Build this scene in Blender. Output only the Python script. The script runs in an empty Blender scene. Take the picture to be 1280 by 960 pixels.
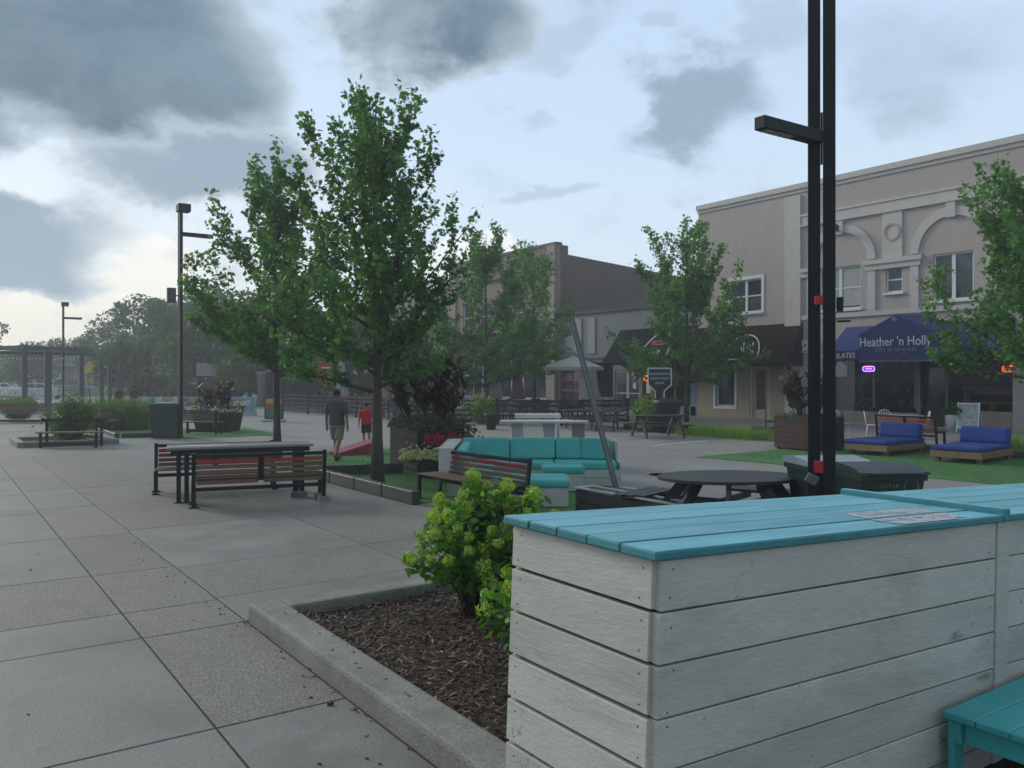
import bpy, bmesh, math, random
import numpy as np
from mathutils import Vector, Matrix
PI = math.pi
rad = math.radians
scene = bpy.context.scene
COL = scene.collection

# ---------------------------------------------------------------- camera geometry
FX, EYE, Y0, X0 = 1050.0, 2.05, 471.0, 640.0
YAW = math.atan2(0.571, 0.821)          # street axis is +Y, across the street is +X
CY, SY = math.cos(YAW), math.sin(YAW)

def P(px, d, z=0.0):
    """world point on the view ray through column px, at depth d"""
    x = (px - X0) / FX * d
    return Vector((CY * x + SY * d, -SY * x + CY * d, z))

def G(px, py, z=0.0):
    return P(px, FX * (EYE - z) / (py - Y0), z)

def FS(px, T):
    """street coordinate s of column px on the plane x = T"""
    k = (px - X0) / FX
    d = T / (CY * k + SY)
    return d * (CY - SY * k), d

def ZF(px, py, T):
    return EYE + (Y0 - py) / FX * FS(px, T)[1]

# ---------------------------------------------------------------- materials
MATS = {}
def new_mat(name):
    m = bpy.data.materials.new(name)
    m.use_nodes = True
    nt = m.node_tree
    for n in list(nt.nodes): nt.nodes.remove(n)
    out = nt.nodes.new('ShaderNodeOutputMaterial')
    return m, nt, out

def N(nt, typ, **kw):
    n = nt.nodes.new(typ)
    for k, v in kw.items():
        if k == 'inp':
            for a, b in v.items(): n.inputs[a].default_value = b
        else: setattr(n, k, v)
    return n

def mathn(nt, op, a, b=None, clamp=False):
    n = nt.nodes.new('ShaderNodeMath'); n.operation = op; n.use_clamp = clamp
    for i, v in enumerate((a, b)):
        if v is None: continue
        if isinstance(v, (int, float)): n.inputs[i].default_value = v
        else: nt.links.new(v, n.inputs[i])
    return n.outputs[0]

def mapr(nt, v, a, b, c, d, smooth=False):
    n = nt.nodes.new('ShaderNodeMapRange')
    if smooth: n.interpolation_type = 'SMOOTHSTEP'
    nt.links.new(v, n.inputs[0])
    for i, x in enumerate((a, b, c, d)):
        if isinstance(x, (int, float)): n.inputs[i + 1].default_value = x
        else: nt.links.new(x, n.inputs[i + 1])
    return n.outputs[0]

def mixc(nt, fac, a, b, blend='MIX'):
    n = nt.nodes.new('ShaderNodeMix'); n.data_type = 'RGBA'; n.blend_type = blend
    for sock, v in ((n.inputs[0], fac), (n.inputs[6], a), (n.inputs[7], b)):
        if isinstance(v, (int, float)): sock.default_value = v
        elif isinstance(v, (tuple, list)): sock.default_value = (*v[:3], 1)
        else: nt.links.new(v, sock)
    return n.outputs[2]

def noise(nt, vec, scale, detail=4, rough=.55, dist=0.0):
    n = nt.nodes.new('ShaderNodeTexNoise')
    n.inputs['Scale'].default_value = scale; n.inputs['Detail'].default_value = detail
    n.inputs['Roughness'].default_value = rough; n.inputs['Distortion'].default_value = dist
    if vec is not None: nt.links.new(vec, n.inputs['Vector'])
    return n

def M(name, col, rough=.6, var=.18, scale=6.0, bump=0.0, bscale=None, metal=0.0, island=0.0,
      spec=.4, stretch=None, dirt=None, dirt_amt=.5, dirt_scale=2.0, fine=0.0, fine_scale=120, coat=0.0, knots=0.0, chips=None):
    """procedural painted / wooden / stone surface with large and fine variation"""
    if name in MATS: return MATS[name]
    m, nt, out = new_mat(name)
    tc = N(nt, 'ShaderNodeTexCoord'); vec = tc.outputs['Object']
    if stretch:
        mp = N(nt, 'ShaderNodeMapping'); mp.inputs['Scale'].default_value = stretch
        nt.links.new(vec, mp.inputs[0]); vec = mp.outputs[0]
    n1 = noise(nt, vec, scale, 5, .6)
    f = mapr(nt, n1.outputs[0], .28, .72, 1 - var, 1 + var)
    if island:
        g = N(nt, 'ShaderNodeNewGeometry')
        f = mathn(nt, 'MULTIPLY', f, mapr(nt, g.outputs['Random Per Island'], 0, 1, 1 - island, 1 + island))
    if fine:
        n2 = noise(nt, vec, fine_scale, 2, .7)
        f = mathn(nt, 'MULTIPLY', f, mapr(nt, n2.outputs[0], .3, .7, 1 - fine, 1 + fine))
    c = N(nt, 'ShaderNodeVectorMath', operation='SCALE'); c.inputs[0].default_value = col
    nt.links.new(f, c.inputs['Scale']); cc = c.outputs[0]
    if dirt:
        n3 = noise(nt, vec, dirt_scale, 6, .68, .4)
        cc = mixc(nt, mapr(nt, n3.outputs[0], .48, .72, 0, dirt_amt), cc, dirt)
    if chips:
        n5 = noise(nt, tc.outputs['Object'], 11, 7, .72); n6 = noise(nt, tc.outputs['Object'], 1.6, 2)
        cm = mathn(nt, 'ADD', n5.outputs[0], mapr(nt, n6.outputs[0], .3, .7, -.10, .10))
        cc = mixc(nt, mapr(nt, cm, .655, .70, 0, .75), cc, chips)
    if knots:
        vo = N(nt, 'ShaderNodeTexVoronoi'); vo.inputs['Scale'].default_value = 2.1; nt.links.new(vec, vo.inputs['Vector'])
        kd = mathn(nt, 'ADD', vo.outputs['Distance'], mapr(nt, n1.outputs[0], .3, .7, -.05, .05))
        cc = mixc(nt, mapr(nt, kd, .035, .10, knots, 0), cc, (.10, .085, .07))
    b = N(nt, 'ShaderNodeBsdfPrincipled')
    nt.links.new(cc, b.inputs['Base Color'])
    b.inputs['Metallic'].default_value = metal
    b.inputs['Specular IOR Level'].default_value = spec
    b.inputs['Coat Weight'].default_value = coat
    nt.links.new(mapr(nt, n1.outputs[0], .3, .7, max(.02, rough - .08), min(1, rough + .08)), b.inputs['Roughness'])
    if bump:
        nb = noise(nt, vec, bscale or scale * 4, 5, .65)
        bp = N(nt, 'ShaderNodeBump'); bp.inputs['Strength'].default_value = bump; bp.inputs['Distance'].default_value = .02
        nt.links.new(nb.outputs[0], bp.inputs['Height']); nt.links.new(bp.outputs[0], b.inputs['Normal'])
    nt.links.new(b.outputs[0], out.inputs[0])
    MATS[name] = m
    return m

def MLEAF(name, c1, c2, trans=.35, rough=.5):
    if name in MATS: return MATS[name]
    m, nt, out = new_mat(name)
    g = N(nt, 'ShaderNodeNewGeometry'); tc = N(nt, 'ShaderNodeTexCoord')
    n1 = noise(nt, tc.outputs['Object'], 1.3, 3)
    f = mathn(nt, 'ADD', mathn(nt, 'MULTIPLY', g.outputs['Random Per Island'], .6), mapr(nt, n1.outputs[0], .35, .65, 0, .4), True)
    cc = mixc(nt, f, c1, c2)
    b = N(nt, 'ShaderNodeBsdfPrincipled', inp={'Roughness': rough, 'Specular IOR Level': .3})
    t = N(nt, 'ShaderNodeBsdfTranslucent')
    nt.links.new(cc, b.inputs['Base Color'])
    nt.links.new(mixc(nt, 1.0, cc, (1.5, 1.7, .7), 'MULTIPLY'), t.inputs['Color'])
    mx = N(nt, 'ShaderNodeMixShader'); mx.inputs[0].default_value = trans
    nt.links.new(b.outputs[0], mx.inputs[1]); nt.links.new(t.outputs[0], mx.inputs[2])
    nt.links.new(mx.outputs[0], out.inputs[0])
    MATS[name] = m
    return m

def MEMIT(name, col, strength):
    if name in MATS: return MATS[name]
    m, nt, out = new_mat(name)
    e = N(nt, 'ShaderNodeEmission'); e.inputs[0].default_value = (*col, 1); e.inputs[1].default_value = strength
    nt.links.new(e.outputs[0], out.inputs[0]); MATS[name] = m
    return m

def MGLASS(name, tint=(.02, .025, .03), clear=.0):
    """window glass: reflective, either over a dark room or see-through"""
    if name in MATS: return MATS[name]
    m, nt, out = new_mat(name)
    tc = N(nt, 'ShaderNodeTexCoord'); n1 = noise(nt, tc.outputs['Object'], 1.2, 3)
    bp = N(nt, 'ShaderNodeBump'); bp.inputs['Strength'].default_value = .05; bp.inputs['Distance'].default_value = .05
    nt.links.new(n1.outputs[0], bp.inputs['Height'])
    b = N(nt, 'ShaderNodeBsdfPrincipled', inp={'Roughness': .04, 'Specular IOR Level': .5, 'IOR': 1.5})
    nt.links.new(bp.outputs[0], b.inputs['Normal'])
    nt.links.new(mixc(nt, mapr(nt, n1.outputs[0], .4, .65, 0, 1), tint, tuple(v * 2.2 for v in tint)), b.inputs['Base Color'])
    if clear:
        t = N(nt, 'ShaderNodeBsdfTransparent'); mx = N(nt, 'ShaderNodeMixShader'); mx.inputs[0].default_value = clear
        nt.links.new(b.outputs[0], mx.inputs[1]); nt.links.new(t.outputs[0], mx.inputs[2]); nt.links.new(mx.outputs[0], out.inputs[0])
    else:
        nt.links.new(b.outputs[0], out.inputs[0])
    MATS[name] = m
    return m

# ---------------------------------------------------------------- mesh builder
class MB:
    def __init__(self):
        self.v = []; self.f = []; self.mi = []; self.sm = []
    def add(self, vs, fs, mi=0, smooth=False):
        o = len(self.v)
        self.v += [tuple(p) for p in vs]
        for f in fs:
            self.f.append(tuple(i + o for i in f)); self.mi.append(mi); self.sm.append(smooth)
        return self
    def box(self, x0, x1, y0, y1, z0, z1, mi=0, b=0.0, T=None):
        """axis box, with chamfered edges when b > 0; T is an optional transform"""
        if b <= 0:
            vs = [(x, y, z) for z in (z0, z1) for x, y in ((x0, y0), (x1, y0), (x1, y1), (x0, y1))]
            fs = [(3, 2, 1, 0), (4, 5, 6, 7), (0, 1, 5, 4), (1, 2, 6, 5), (2, 3, 7, 6), (3, 0, 4, 7)]
        else:
            b = min(b, (x1 - x0) * .45, (y1 - y0) * .45, (z1 - z0) * .45)
            bm = bmesh.new()
            bmesh.ops.create_cube(bm, size=1)
            for q in bm.verts:
                q.co = Vector(((x0 + x1) / 2 + q.co.x * (x1 - x0), (y0 + y1) / 2 + q.co.y * (y1 - y0), (z0 + z1) / 2 + q.co.z * (z1 - z0)))
            bmesh.ops.bevel(bm, geom=list(bm.edges), offset=b, segments=2 if b > .012 else 1, affect='EDGES', profile=.6)
            bm.verts.index_update()
            vs = [q.co.copy() for q in bm.verts]; fs = [[q.index for q in f.verts] for f in bm.faces]
            bm.free()
        if T is not None: vs = [T @ Vector(p) for p in vs]
        return self.add(vs, fs, mi)
    def cbox(self, c, s, rot=None, mi=0, b=0.0):
        """box centred at c, size s, optional rotation matrix"""
        T = Matrix.Translation(Vector(c)) @ (rot.to_4x4() if rot is not None else Matrix())
        return self.box(-s[0] / 2, s[0] / 2, -s[1] / 2, s[1] / 2, -s[2] / 2, s[2] / 2, mi, b, T)
    def bar(self, a, c, w, h=None, mi=0, b=0.0, up=(0, 0, 1)):
        """rectangular bar from a to c"""
        a, c = Vector(a), Vector(c); d = c - a; L = d.length; d.normalize()
        u = Vector(up)
        if abs(d.dot(u)) > .99: u = Vector((0, 1, 0))
        x = d.cross(u).normalized(); z = x.cross(d).normalized()
        R = Matrix((x, d, z)).transposed()
        return self.cbox((a + c) / 2, (w, L, h or w), R, mi, b)
    def tube(self, pts, radii, n=8, mi=0, cap=True, smooth=True):
        pts = [Vector(p) for p in pts]
        if isinstance(radii, (int, float)): radii = [radii] * len(pts)
        vs, fs = [], []
        px = None
        for i, p in enumerate(pts):
            t = (pts[min(i + 1, len(pts) - 1)] - pts[max(i - 1, 0)])
            if t.length < 1e-9: t = Vector((0, 0, 1))
            t.normalize()
            if px is None:
                px = t.orthogonal().normalized()
            px = (px - t * px.dot(t))
            if px.length < 1e-6: px = t.orthogonal()
            px.normalize(); py = t.cross(px)
            for k in range(n):
                a = 2 * PI * k / n
                vs.append(p + (px * math.cos(a) + py * math.sin(a)) * radii[i])
        for i in range(len(pts) - 1):
            for k in range(n):
                k2 = (k + 1) % n
                fs.append((i * n + k, i * n + k2, (i + 1) * n + k2, (i + 1) * n + k))
        self.add(vs, fs, mi, smooth)
        if cap:
            o = len(self.v) - len(vs)
            self.f.append(tuple(o + k for k in reversed(range(n)))); self.mi.append(mi); self.sm.append(False)
            self.f.append(tuple(o + (len(pts) - 1) * n + k for k in range(n))); self.mi.append(mi); self.sm.append(False)
        return self
    def lathe(self, prof, c=(0, 0, 0), n=20, mi=0, sx=1, sy=1, smooth=True):
        vs, fs = [], []
        for r, z in prof:
            for k in range(n):
                a = 2 * PI * k / n
                vs.append((c[0] + r * sx * math.cos(a), c[1] + r * sy * math.sin(a), c[2] + z))
        for i in range(len(prof) - 1):
            for k in range(n):
                k2 = (k + 1) % n
                fs.append((i * n + k, i * n + k2, (i + 1) * n + k2, (i + 1) * n + k))
        if prof[0][0] > 1e-6: fs.append(tuple(reversed(range(n))))
        if prof[-1][0] > 1e-6: fs.append(tuple((len(prof) - 1) * n + k for k in range(n)))
        return self.add(vs, fs, mi, smooth)
    def prism(self, poly, axis, a, b, mi=0):
        """polygon (2-tuples) extruded along axis 'x','y' or 'z' from a to b"""
        def mk(p, q):
            return (q, p[0], p[1]) if axis == 'x' else ((p[0], q, p[1]) if axis == 'y' else (p[0], p[1], q))
        n = len(poly)
        vs = [mk(p, a) for p in poly] + [mk(p, b) for p in poly]
        fs = [tuple(reversed(range(n))), tuple(range(n, 2 * n))] + [(i, (i + 1) % n, n + (i + 1) % n, n + i) for i in range(n)]
        return self.add(vs, fs, mi)
    def ball(self, c, r, seg=12, rings=8, sx=1, sy=1, sz=1, mi=0):
        prof = [(r * math.sin(PI * i / rings), -r * sz * math.cos(PI * i / rings)) for i in range(rings + 1)]
        prof[0] = (1e-7, -r * sz); prof[-1] = (1e-7, r * sz)
        return self.lathe(prof, c, seg, mi, sx, sy)
    def build(self, name, mats, parent=None, label=None):
        me = bpy.data.meshes.new(name)
        me.from_pydata(self.v, [], self.f)
        if not isinstance(mats, (list, tuple)): mats = [mats]
        for m in mats: me.materials.append(m)
        me.polygons.foreach_set('material_index', self.mi)
        me.polygons.foreach_set('use_smooth', self.sm)
        bm = bmesh.new(); bm.from_mesh(me)
        bmesh.ops.recalc_face_normals(bm, faces=bm.faces); bm.to_mesh(me); bm.free()
        me.update()
        o = bpy.data.objects.new(name, me); COL.objects.link(o)
        if parent: o.parent = parent
        if label: o['label'] = label
        return o

def raw_mesh(name, V, F, mat, parent=None, nper=4):
    """fast mesh of many equal n-gons; V is (n*nper,3)"""
    me = bpy.data.meshes.new(name)
    nf = len(V) // nper
    me.vertices.add(len(V)); me.vertices.foreach_set('co', np.asarray(V, dtype=np.float32).ravel())
    me.loops.add(len(V)); me.loops.foreach_set('vertex_index', np.arange(len(V), dtype=np.int32))
    me.polygons.add(nf)
    me.polygons.foreach_set('loop_start', np.arange(0, len(V), nper, dtype=np.int32))
    me.polygons.foreach_set('loop_total', np.full(nf, nper, dtype=np.int32))
    me.materials.append(mat); me.update(calc_edges=True); me.validate()
    o = bpy.data.objects.new(name, me); COL.objects.link(o)
    if parent: o.parent = parent
    return o

def tag(o, label, cat, group=None):
    o['label'] = label; o['category'] = cat
    if group: o['group'] = group
    return o
def thing(name, label, cat, loc=(0, 0, 0), rz=0.0, group=None):
    o = bpy.data.objects.new(name, None); COL.objects.link(o)
    o.empty_display_size = .2
    o.location = loc; o.rotation_euler = (0, 0, rz)
    return tag(o, label, cat, group)
def struct(o): o['kind'] = 'structure'; return o
def stuff(o): o['kind'] = 'stuff'; return o
def dup(src, loc=None, rz=None, label=None, scale=None):
    kids = [o for o in bpy.data.objects if o.parent == src]
    r = src.copy(); COL.objects.link(r)
    if loc is not None: r.location = loc
    if rz is not None: r.rotation_euler = (0, 0, rz)
    if scale is not None: r.scale = scale
    if label: r['label'] = label
    for ch in kids:
        c = ch.copy(); COL.objects.link(c); c.parent = r
        for g in [o for o in bpy.data.objects if o.parent == ch]:
            e = g.copy(); COL.objects.link(e); e.parent = c
    return r

def text_mesh(name, txt, size, mat, parent, loc, rot, extrude=.004, align='CENTER', sx=1.0, arc=None, label=None):
    cu = bpy.data.curves.new(name, 'FONT')
    cu.body = txt; cu.size = size; cu.extrude = extrude; cu.align_x = align; cu.align_y = 'CENTER'
    cu.resolution_u = 3
    to = bpy.data.objects.new(name, cu); COL.objects.link(to)
    bpy.context.view_layer.update()
    me = bpy.data.meshes.new_from_object(to.evaluated_get(bpy.context.evaluated_depsgraph_get()))
    bpy.data.objects.remove(to)
    me.name = name
    for v in me.vertices:
        v.co.x *= sx
        if arc: v.co.y += arc * (1 - (v.co.x / (size * len(txt) * .3 * sx)) ** 2)
    me.materials.clear(); me.materials.append(mat)
    o = bpy.data.objects.new(name, me); COL.objects.link(o)
    o.parent = parent; o.location = loc; o.rotation_euler = rot
    if label: o['label'] = label
    return o

# ---------------------------------------------------------------- vegetation generators
def rot_frames(rng, n, up_bias=0.0, nrm=None):
    """n random orthonormal frames (u, v) with normals biased upward"""
    w = rng.normal(size=(n, 3))
    if nrm is not None: w = w * (1 - up_bias) + nrm * up_bias * 2
    else: w[:, 2] += up_bias * 2.0
    w /= np.linalg.norm(w, axis=1)[:, None] + 1e-9
    a = rng.normal(size=(n, 3))
    u = np.cross(w, a); u /= np.linalg.norm(u, axis=1)[:, None] + 1e-9
    v = np.cross(w, u)
    return u, v, w

LOBED = np.array([(0, -.5), (.12, -.28), (.48, -.30), (.36, -.02), (.50, .22), (.20, .18), (0, .55), (-.20, .18), (-.50, .22), (-.36, -.02), (-.48, -.30), (-.12, -.28)])
OVAL = np.array([(0, -.5), (.22, -.22), (.27, .08), (0, .55), (-.27, .08), (-.22, -.22)])
DIAM = np.array([(0, -.5), (.3, 0), (0, .5), (-.3, 0)])
BLADE = np.array([(-.5, 0), (.5, 0), (.28, .6), (0, 1.0), (-.28, .6)])

def leaf_mesh(name, C, size, shape, mat, parent, rng, up=.35, nrm=None, bend=.25, frames=None):
    n = len(C); k = len(shape)
    u, v, w = frames if frames is not None else rot_frames(rng, n, up, nrm)
    s = (size * rng.uniform(.65, 1.25, n))[:, None, None]
    xy = shape[None, :, :]
    V = C[:, None, :] + s * (u[:, None, :] * xy[:, :, 0:1] + v[:, None, :] * xy[:, :, 1:2] - w[:, None, :] * (bend * (xy[:, :, 0:1] ** 2 + xy[:, :, 1:2] ** 2)))
    return raw_mesh(name, V.reshape(-1, 3), None, mat, parent, k)

def tree(label, loc, h, R, z0, seed, leaf_mat, bark, n_limb=16, n_leaf=6000, leaf=.11, shape=LOBED, prof=None, spread=.12,
         rise=.9, name='maple_tree', cat='tree', group=None, r0=.09, lean=(0, 0), twigs=6, tops=3):
    rng = np.random.default_rng(seed)
    root = thing(name, label, cat, loc, 0, group)
    env = lambda u: np.interp(u, [0, .12, .35, .6, .82, 1.0], prof or [.72, .98, 1.0, .84, .62, .30])
    wood = MB()
    npt = 9
    trunk = []
    wig = rng.normal(0, .03, (npt, 2)).cumsum(axis=0) * .6
    for i in range(npt):
        q = i / (npt - 1)
        trunk.append(Vector((wig[i, 0] * q * h * .15 + lean[0] * q, wig[i, 1] * q * h * .15 + lean[1] * q, q * h * .97)))
    wood.tube(trunk, [r0 * (1.25 if i == 0 else (1 - .9 * i / (npt - 1))) for i in range(npt)], 9)
    def tp(z):
        q = max(0, min(.9999, z / (h * .97))) * (npt - 1); i = int(q)
        return trunk[i].lerp(trunk[i + 1], q - i)
    segs = []          # (a, b, weight)
    for i in range(n_limb):
        u = min(1, max(0, (i + rng.uniform(.1, .9)) / n_limb)); inner = rng.random() < .34
        zt = z0 + (h - z0) * u * rng.uniform(.93, 1.03)
        az = i * 2.39996 + rng.normal(0, .3)
        rr_ = R * float(env(u)) * (rng.uniform(.25, .62) if inner else rng.uniform(.74, 1.12))
        ang = .12 + 1.05 * u ** .8 + rng.uniform(-.1, .15)
        zo = max(z0 * .8 + .12 * (zt - z0), zt - min(rr_ * math.tan(min(ang, 1.25)) + .15, .42 * h))
        zo = min(zo, h * .86)
        a = tp(zo); d = Vector((math.cos(az), math.sin(az), 0)); e = Vector((d.x * rr_, d.y * rr_, zt)); e.x += a.x * .6; e.y += a.y * .6
        c_ = a.lerp(e, .5) + d * rr_ * .16 - Vector((0, 0, (zt - zo) * .14))
        n = 7; pts = []; L = (e - a).length
        for j in range(n):
            t = j / (n - 1); p_ = a * (1 - t) ** 2 + c_ * 2 * t * (1 - t) + e * t * t
            pts.append(p_ + (Vector(rng.normal(0, .022 * L, 3)) if 0 < j < n - 1 else Vector((0, 0, 0))))
        rr = max(.010, r0 * .40 * (1 - u * .7) * min(1, L / R + .3))
        wood.tube(pts, [rr * (1 - .82 * j / (n - 1)) for j in range(n)], 5)
        for j in range(1, n - 1): segs.append((pts[j], pts[j + 1], .55 + .3 * j))
        for k in range(int(twigs * rng.uniform(.75, 1.3) * (.55 if inner else 1))):
            t = rng.uniform(.16, .98) * (n - 1); jj = int(t); a2 = pts[jj].lerp(pts[min(jj + 1, n - 1)], t - jj)
            dirv = (pts[min(jj + 1, n - 1)] - pts[max(jj - 1, 0)]).normalized()
            sd = Vector(rng.normal(0, 1, 3)); sd -= dirv * sd.dot(dirv); sd.normalize()
            dv = (dirv * .8 + sd * .8 + Vector((0, 0, .3 + .25 * u))).normalized()
            l2 = max(.26, min(.95, L * rng.uniform(.2, .46) * (1.1 - .4 * t / (n - 1))))
            m1 = a2 + dv * l2 * .5 + Vector((0, 0, -.03 * l2)); m2 = a2 + (dv + Vector((0, 0, .3))).normalized() * l2
            wood.tube([a2, m1, m2], [max(.005, rr * .3), .005, .003], 4)
            segs.append((a2, m1, 1.3)); segs.append((m1, m2, 2.6))
    for k in range(tops):      # loose leaders at the very top
        az = rng.uniform(0, 2 * PI); a = tp(h * rng.uniform(.68, .86))
        b = Vector((a.x + math.cos(az) * R * .34 * rng.uniform(.4, 1.4), a.y + math.sin(az) * R * .34 * rng.uniform(.4, 1.4), h * rng.uniform(.86, 1.0)))
        mid = a.lerp(b, .5) + Vector((math.cos(az), math.sin(az), 0)) * .06
        wood.tube([a, mid, b], [.014, .01, .004], 4); segs += [(a, mid, 1.4), (mid, b, 2.4)]
    wood.build('trunk', bark, root)
    W = np.array([s[2] * ((s[1] - s[0]).length + .05) for s in segs]); W /= W.sum()
    idx = rng.choice(len(segs), n_leaf, p=W)
    A = np.array([tuple(s[0]) for s in segs]); B = np.array([tuple(s[1]) for s in segs])
    t = rng.uniform(0, 1.0, n_leaf)[:, None]
    C = A[idx] * (1 - t) + B[idx] * t + np.clip(rng.normal(0, spread, (n_leaf, 3)), -1.7 * spread, 1.7 * spread) * np.array([1, 1, .8])
    leaf_mesh('crown', C, leaf, shape, leaf_mat, root, rng, .45)
    return root

def clump_tree(label, loc, h, w, seed, leaf_mat, bark, n=2600, leaf=.4, name='tree', group=None, z0=.22, trunk_r=.2, lobes=16):
    """rounded tree seen from far: many clumps of leaf sprays with gaps"""
    rng = np.random.default_rng(seed)
    root = thing(name, label, 'tree', loc, 0, group)
    wood = MB()
    wood.tube([(0, 0, 0), (rng.normal(0, .1), rng.normal(0, .1), h * .45), (0, 0, h * .85)], [trunk_r, trunk_r * .7, trunk_r * .15], 8)
    C = []
    for i in range(lobes):
        q = rng.uniform(0, 1); az = rng.uniform(0, 2 * PI)
        zz = h * (z0 + .1 + (1 - z0 - .16) * q)
        rr = w / 2 * math.sin(PI * (.22 + .72 * q)) * rng.uniform(.3, .95)
        c = np.array([rr * math.cos(az), rr * math.sin(az), zz])
        wood.tube([(0, 0, zz * .6), (c[0] * .5, c[1] * .5, zz * .82), tuple(c)], [trunk_r * .4, trunk_r * .22, .02], 5)
        r = w * rng.uniform(.11, .21)
        k = n // lobes
        p = rng.normal(size=(k, 3)); p /= np.linalg.norm(p, axis=1)[:, None]
        p *= (r * rng.uniform(.35, 1.08, k) ** .6)[:, None] * np.array([1, 1, .8])
        C.append(c + p)
    wood.build('trunk', bark, root)
    C = np.concatenate(C)
    leaf_mesh('crown', C, leaf, OVAL, leaf_mat, root, rng, .35)
    return root
# ================================================================ camera, light, sky
cam = bpy.data.cameras.new('camera'); co = bpy.data.objects.new('camera', cam); COL.objects.link(co)
co.location = (0, 0, EYE); co.rotation_euler = (PI / 2, 0, -YAW)
cam.sensor_width = 36; cam.lens = 36 * FX / 1280; cam.shift_y = -(480 - Y0) / 1280
cam.clip_start = .05; cam.clip_end = 3000
scene.camera = co
vs = scene.view_settings
vs.view_transform = 'Standard'; vs.look = 'None'; vs.gamma = 1; vs.use_curve_mapping = False; vs.exposure = 0.16

SUN_AZ = rad(-17); SUN_EL = rad(24)
sd = bpy.data.lights.new('sun', 'SUN'); so = bpy.data.objects.new('sun', sd); COL.objects.link(so)
sd.energy = 1.7; sd.angle = rad(13); sd.color = (1, .92, .80)
sunv = Vector((math.sin(SUN_AZ) * math.cos(SUN_EL), math.cos(SUN_AZ) * math.cos(SUN_EL), math.sin(SUN_EL)))
so.rotation_euler = (-sunv).to_track_quat('-Z', 'Y').to_euler()

def lin(c): return tuple(((v / 255) / 12.92 if v / 255 <= .04045 else ((v / 255 + .055) / 1.055) ** 2.4) for v in c)

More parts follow.
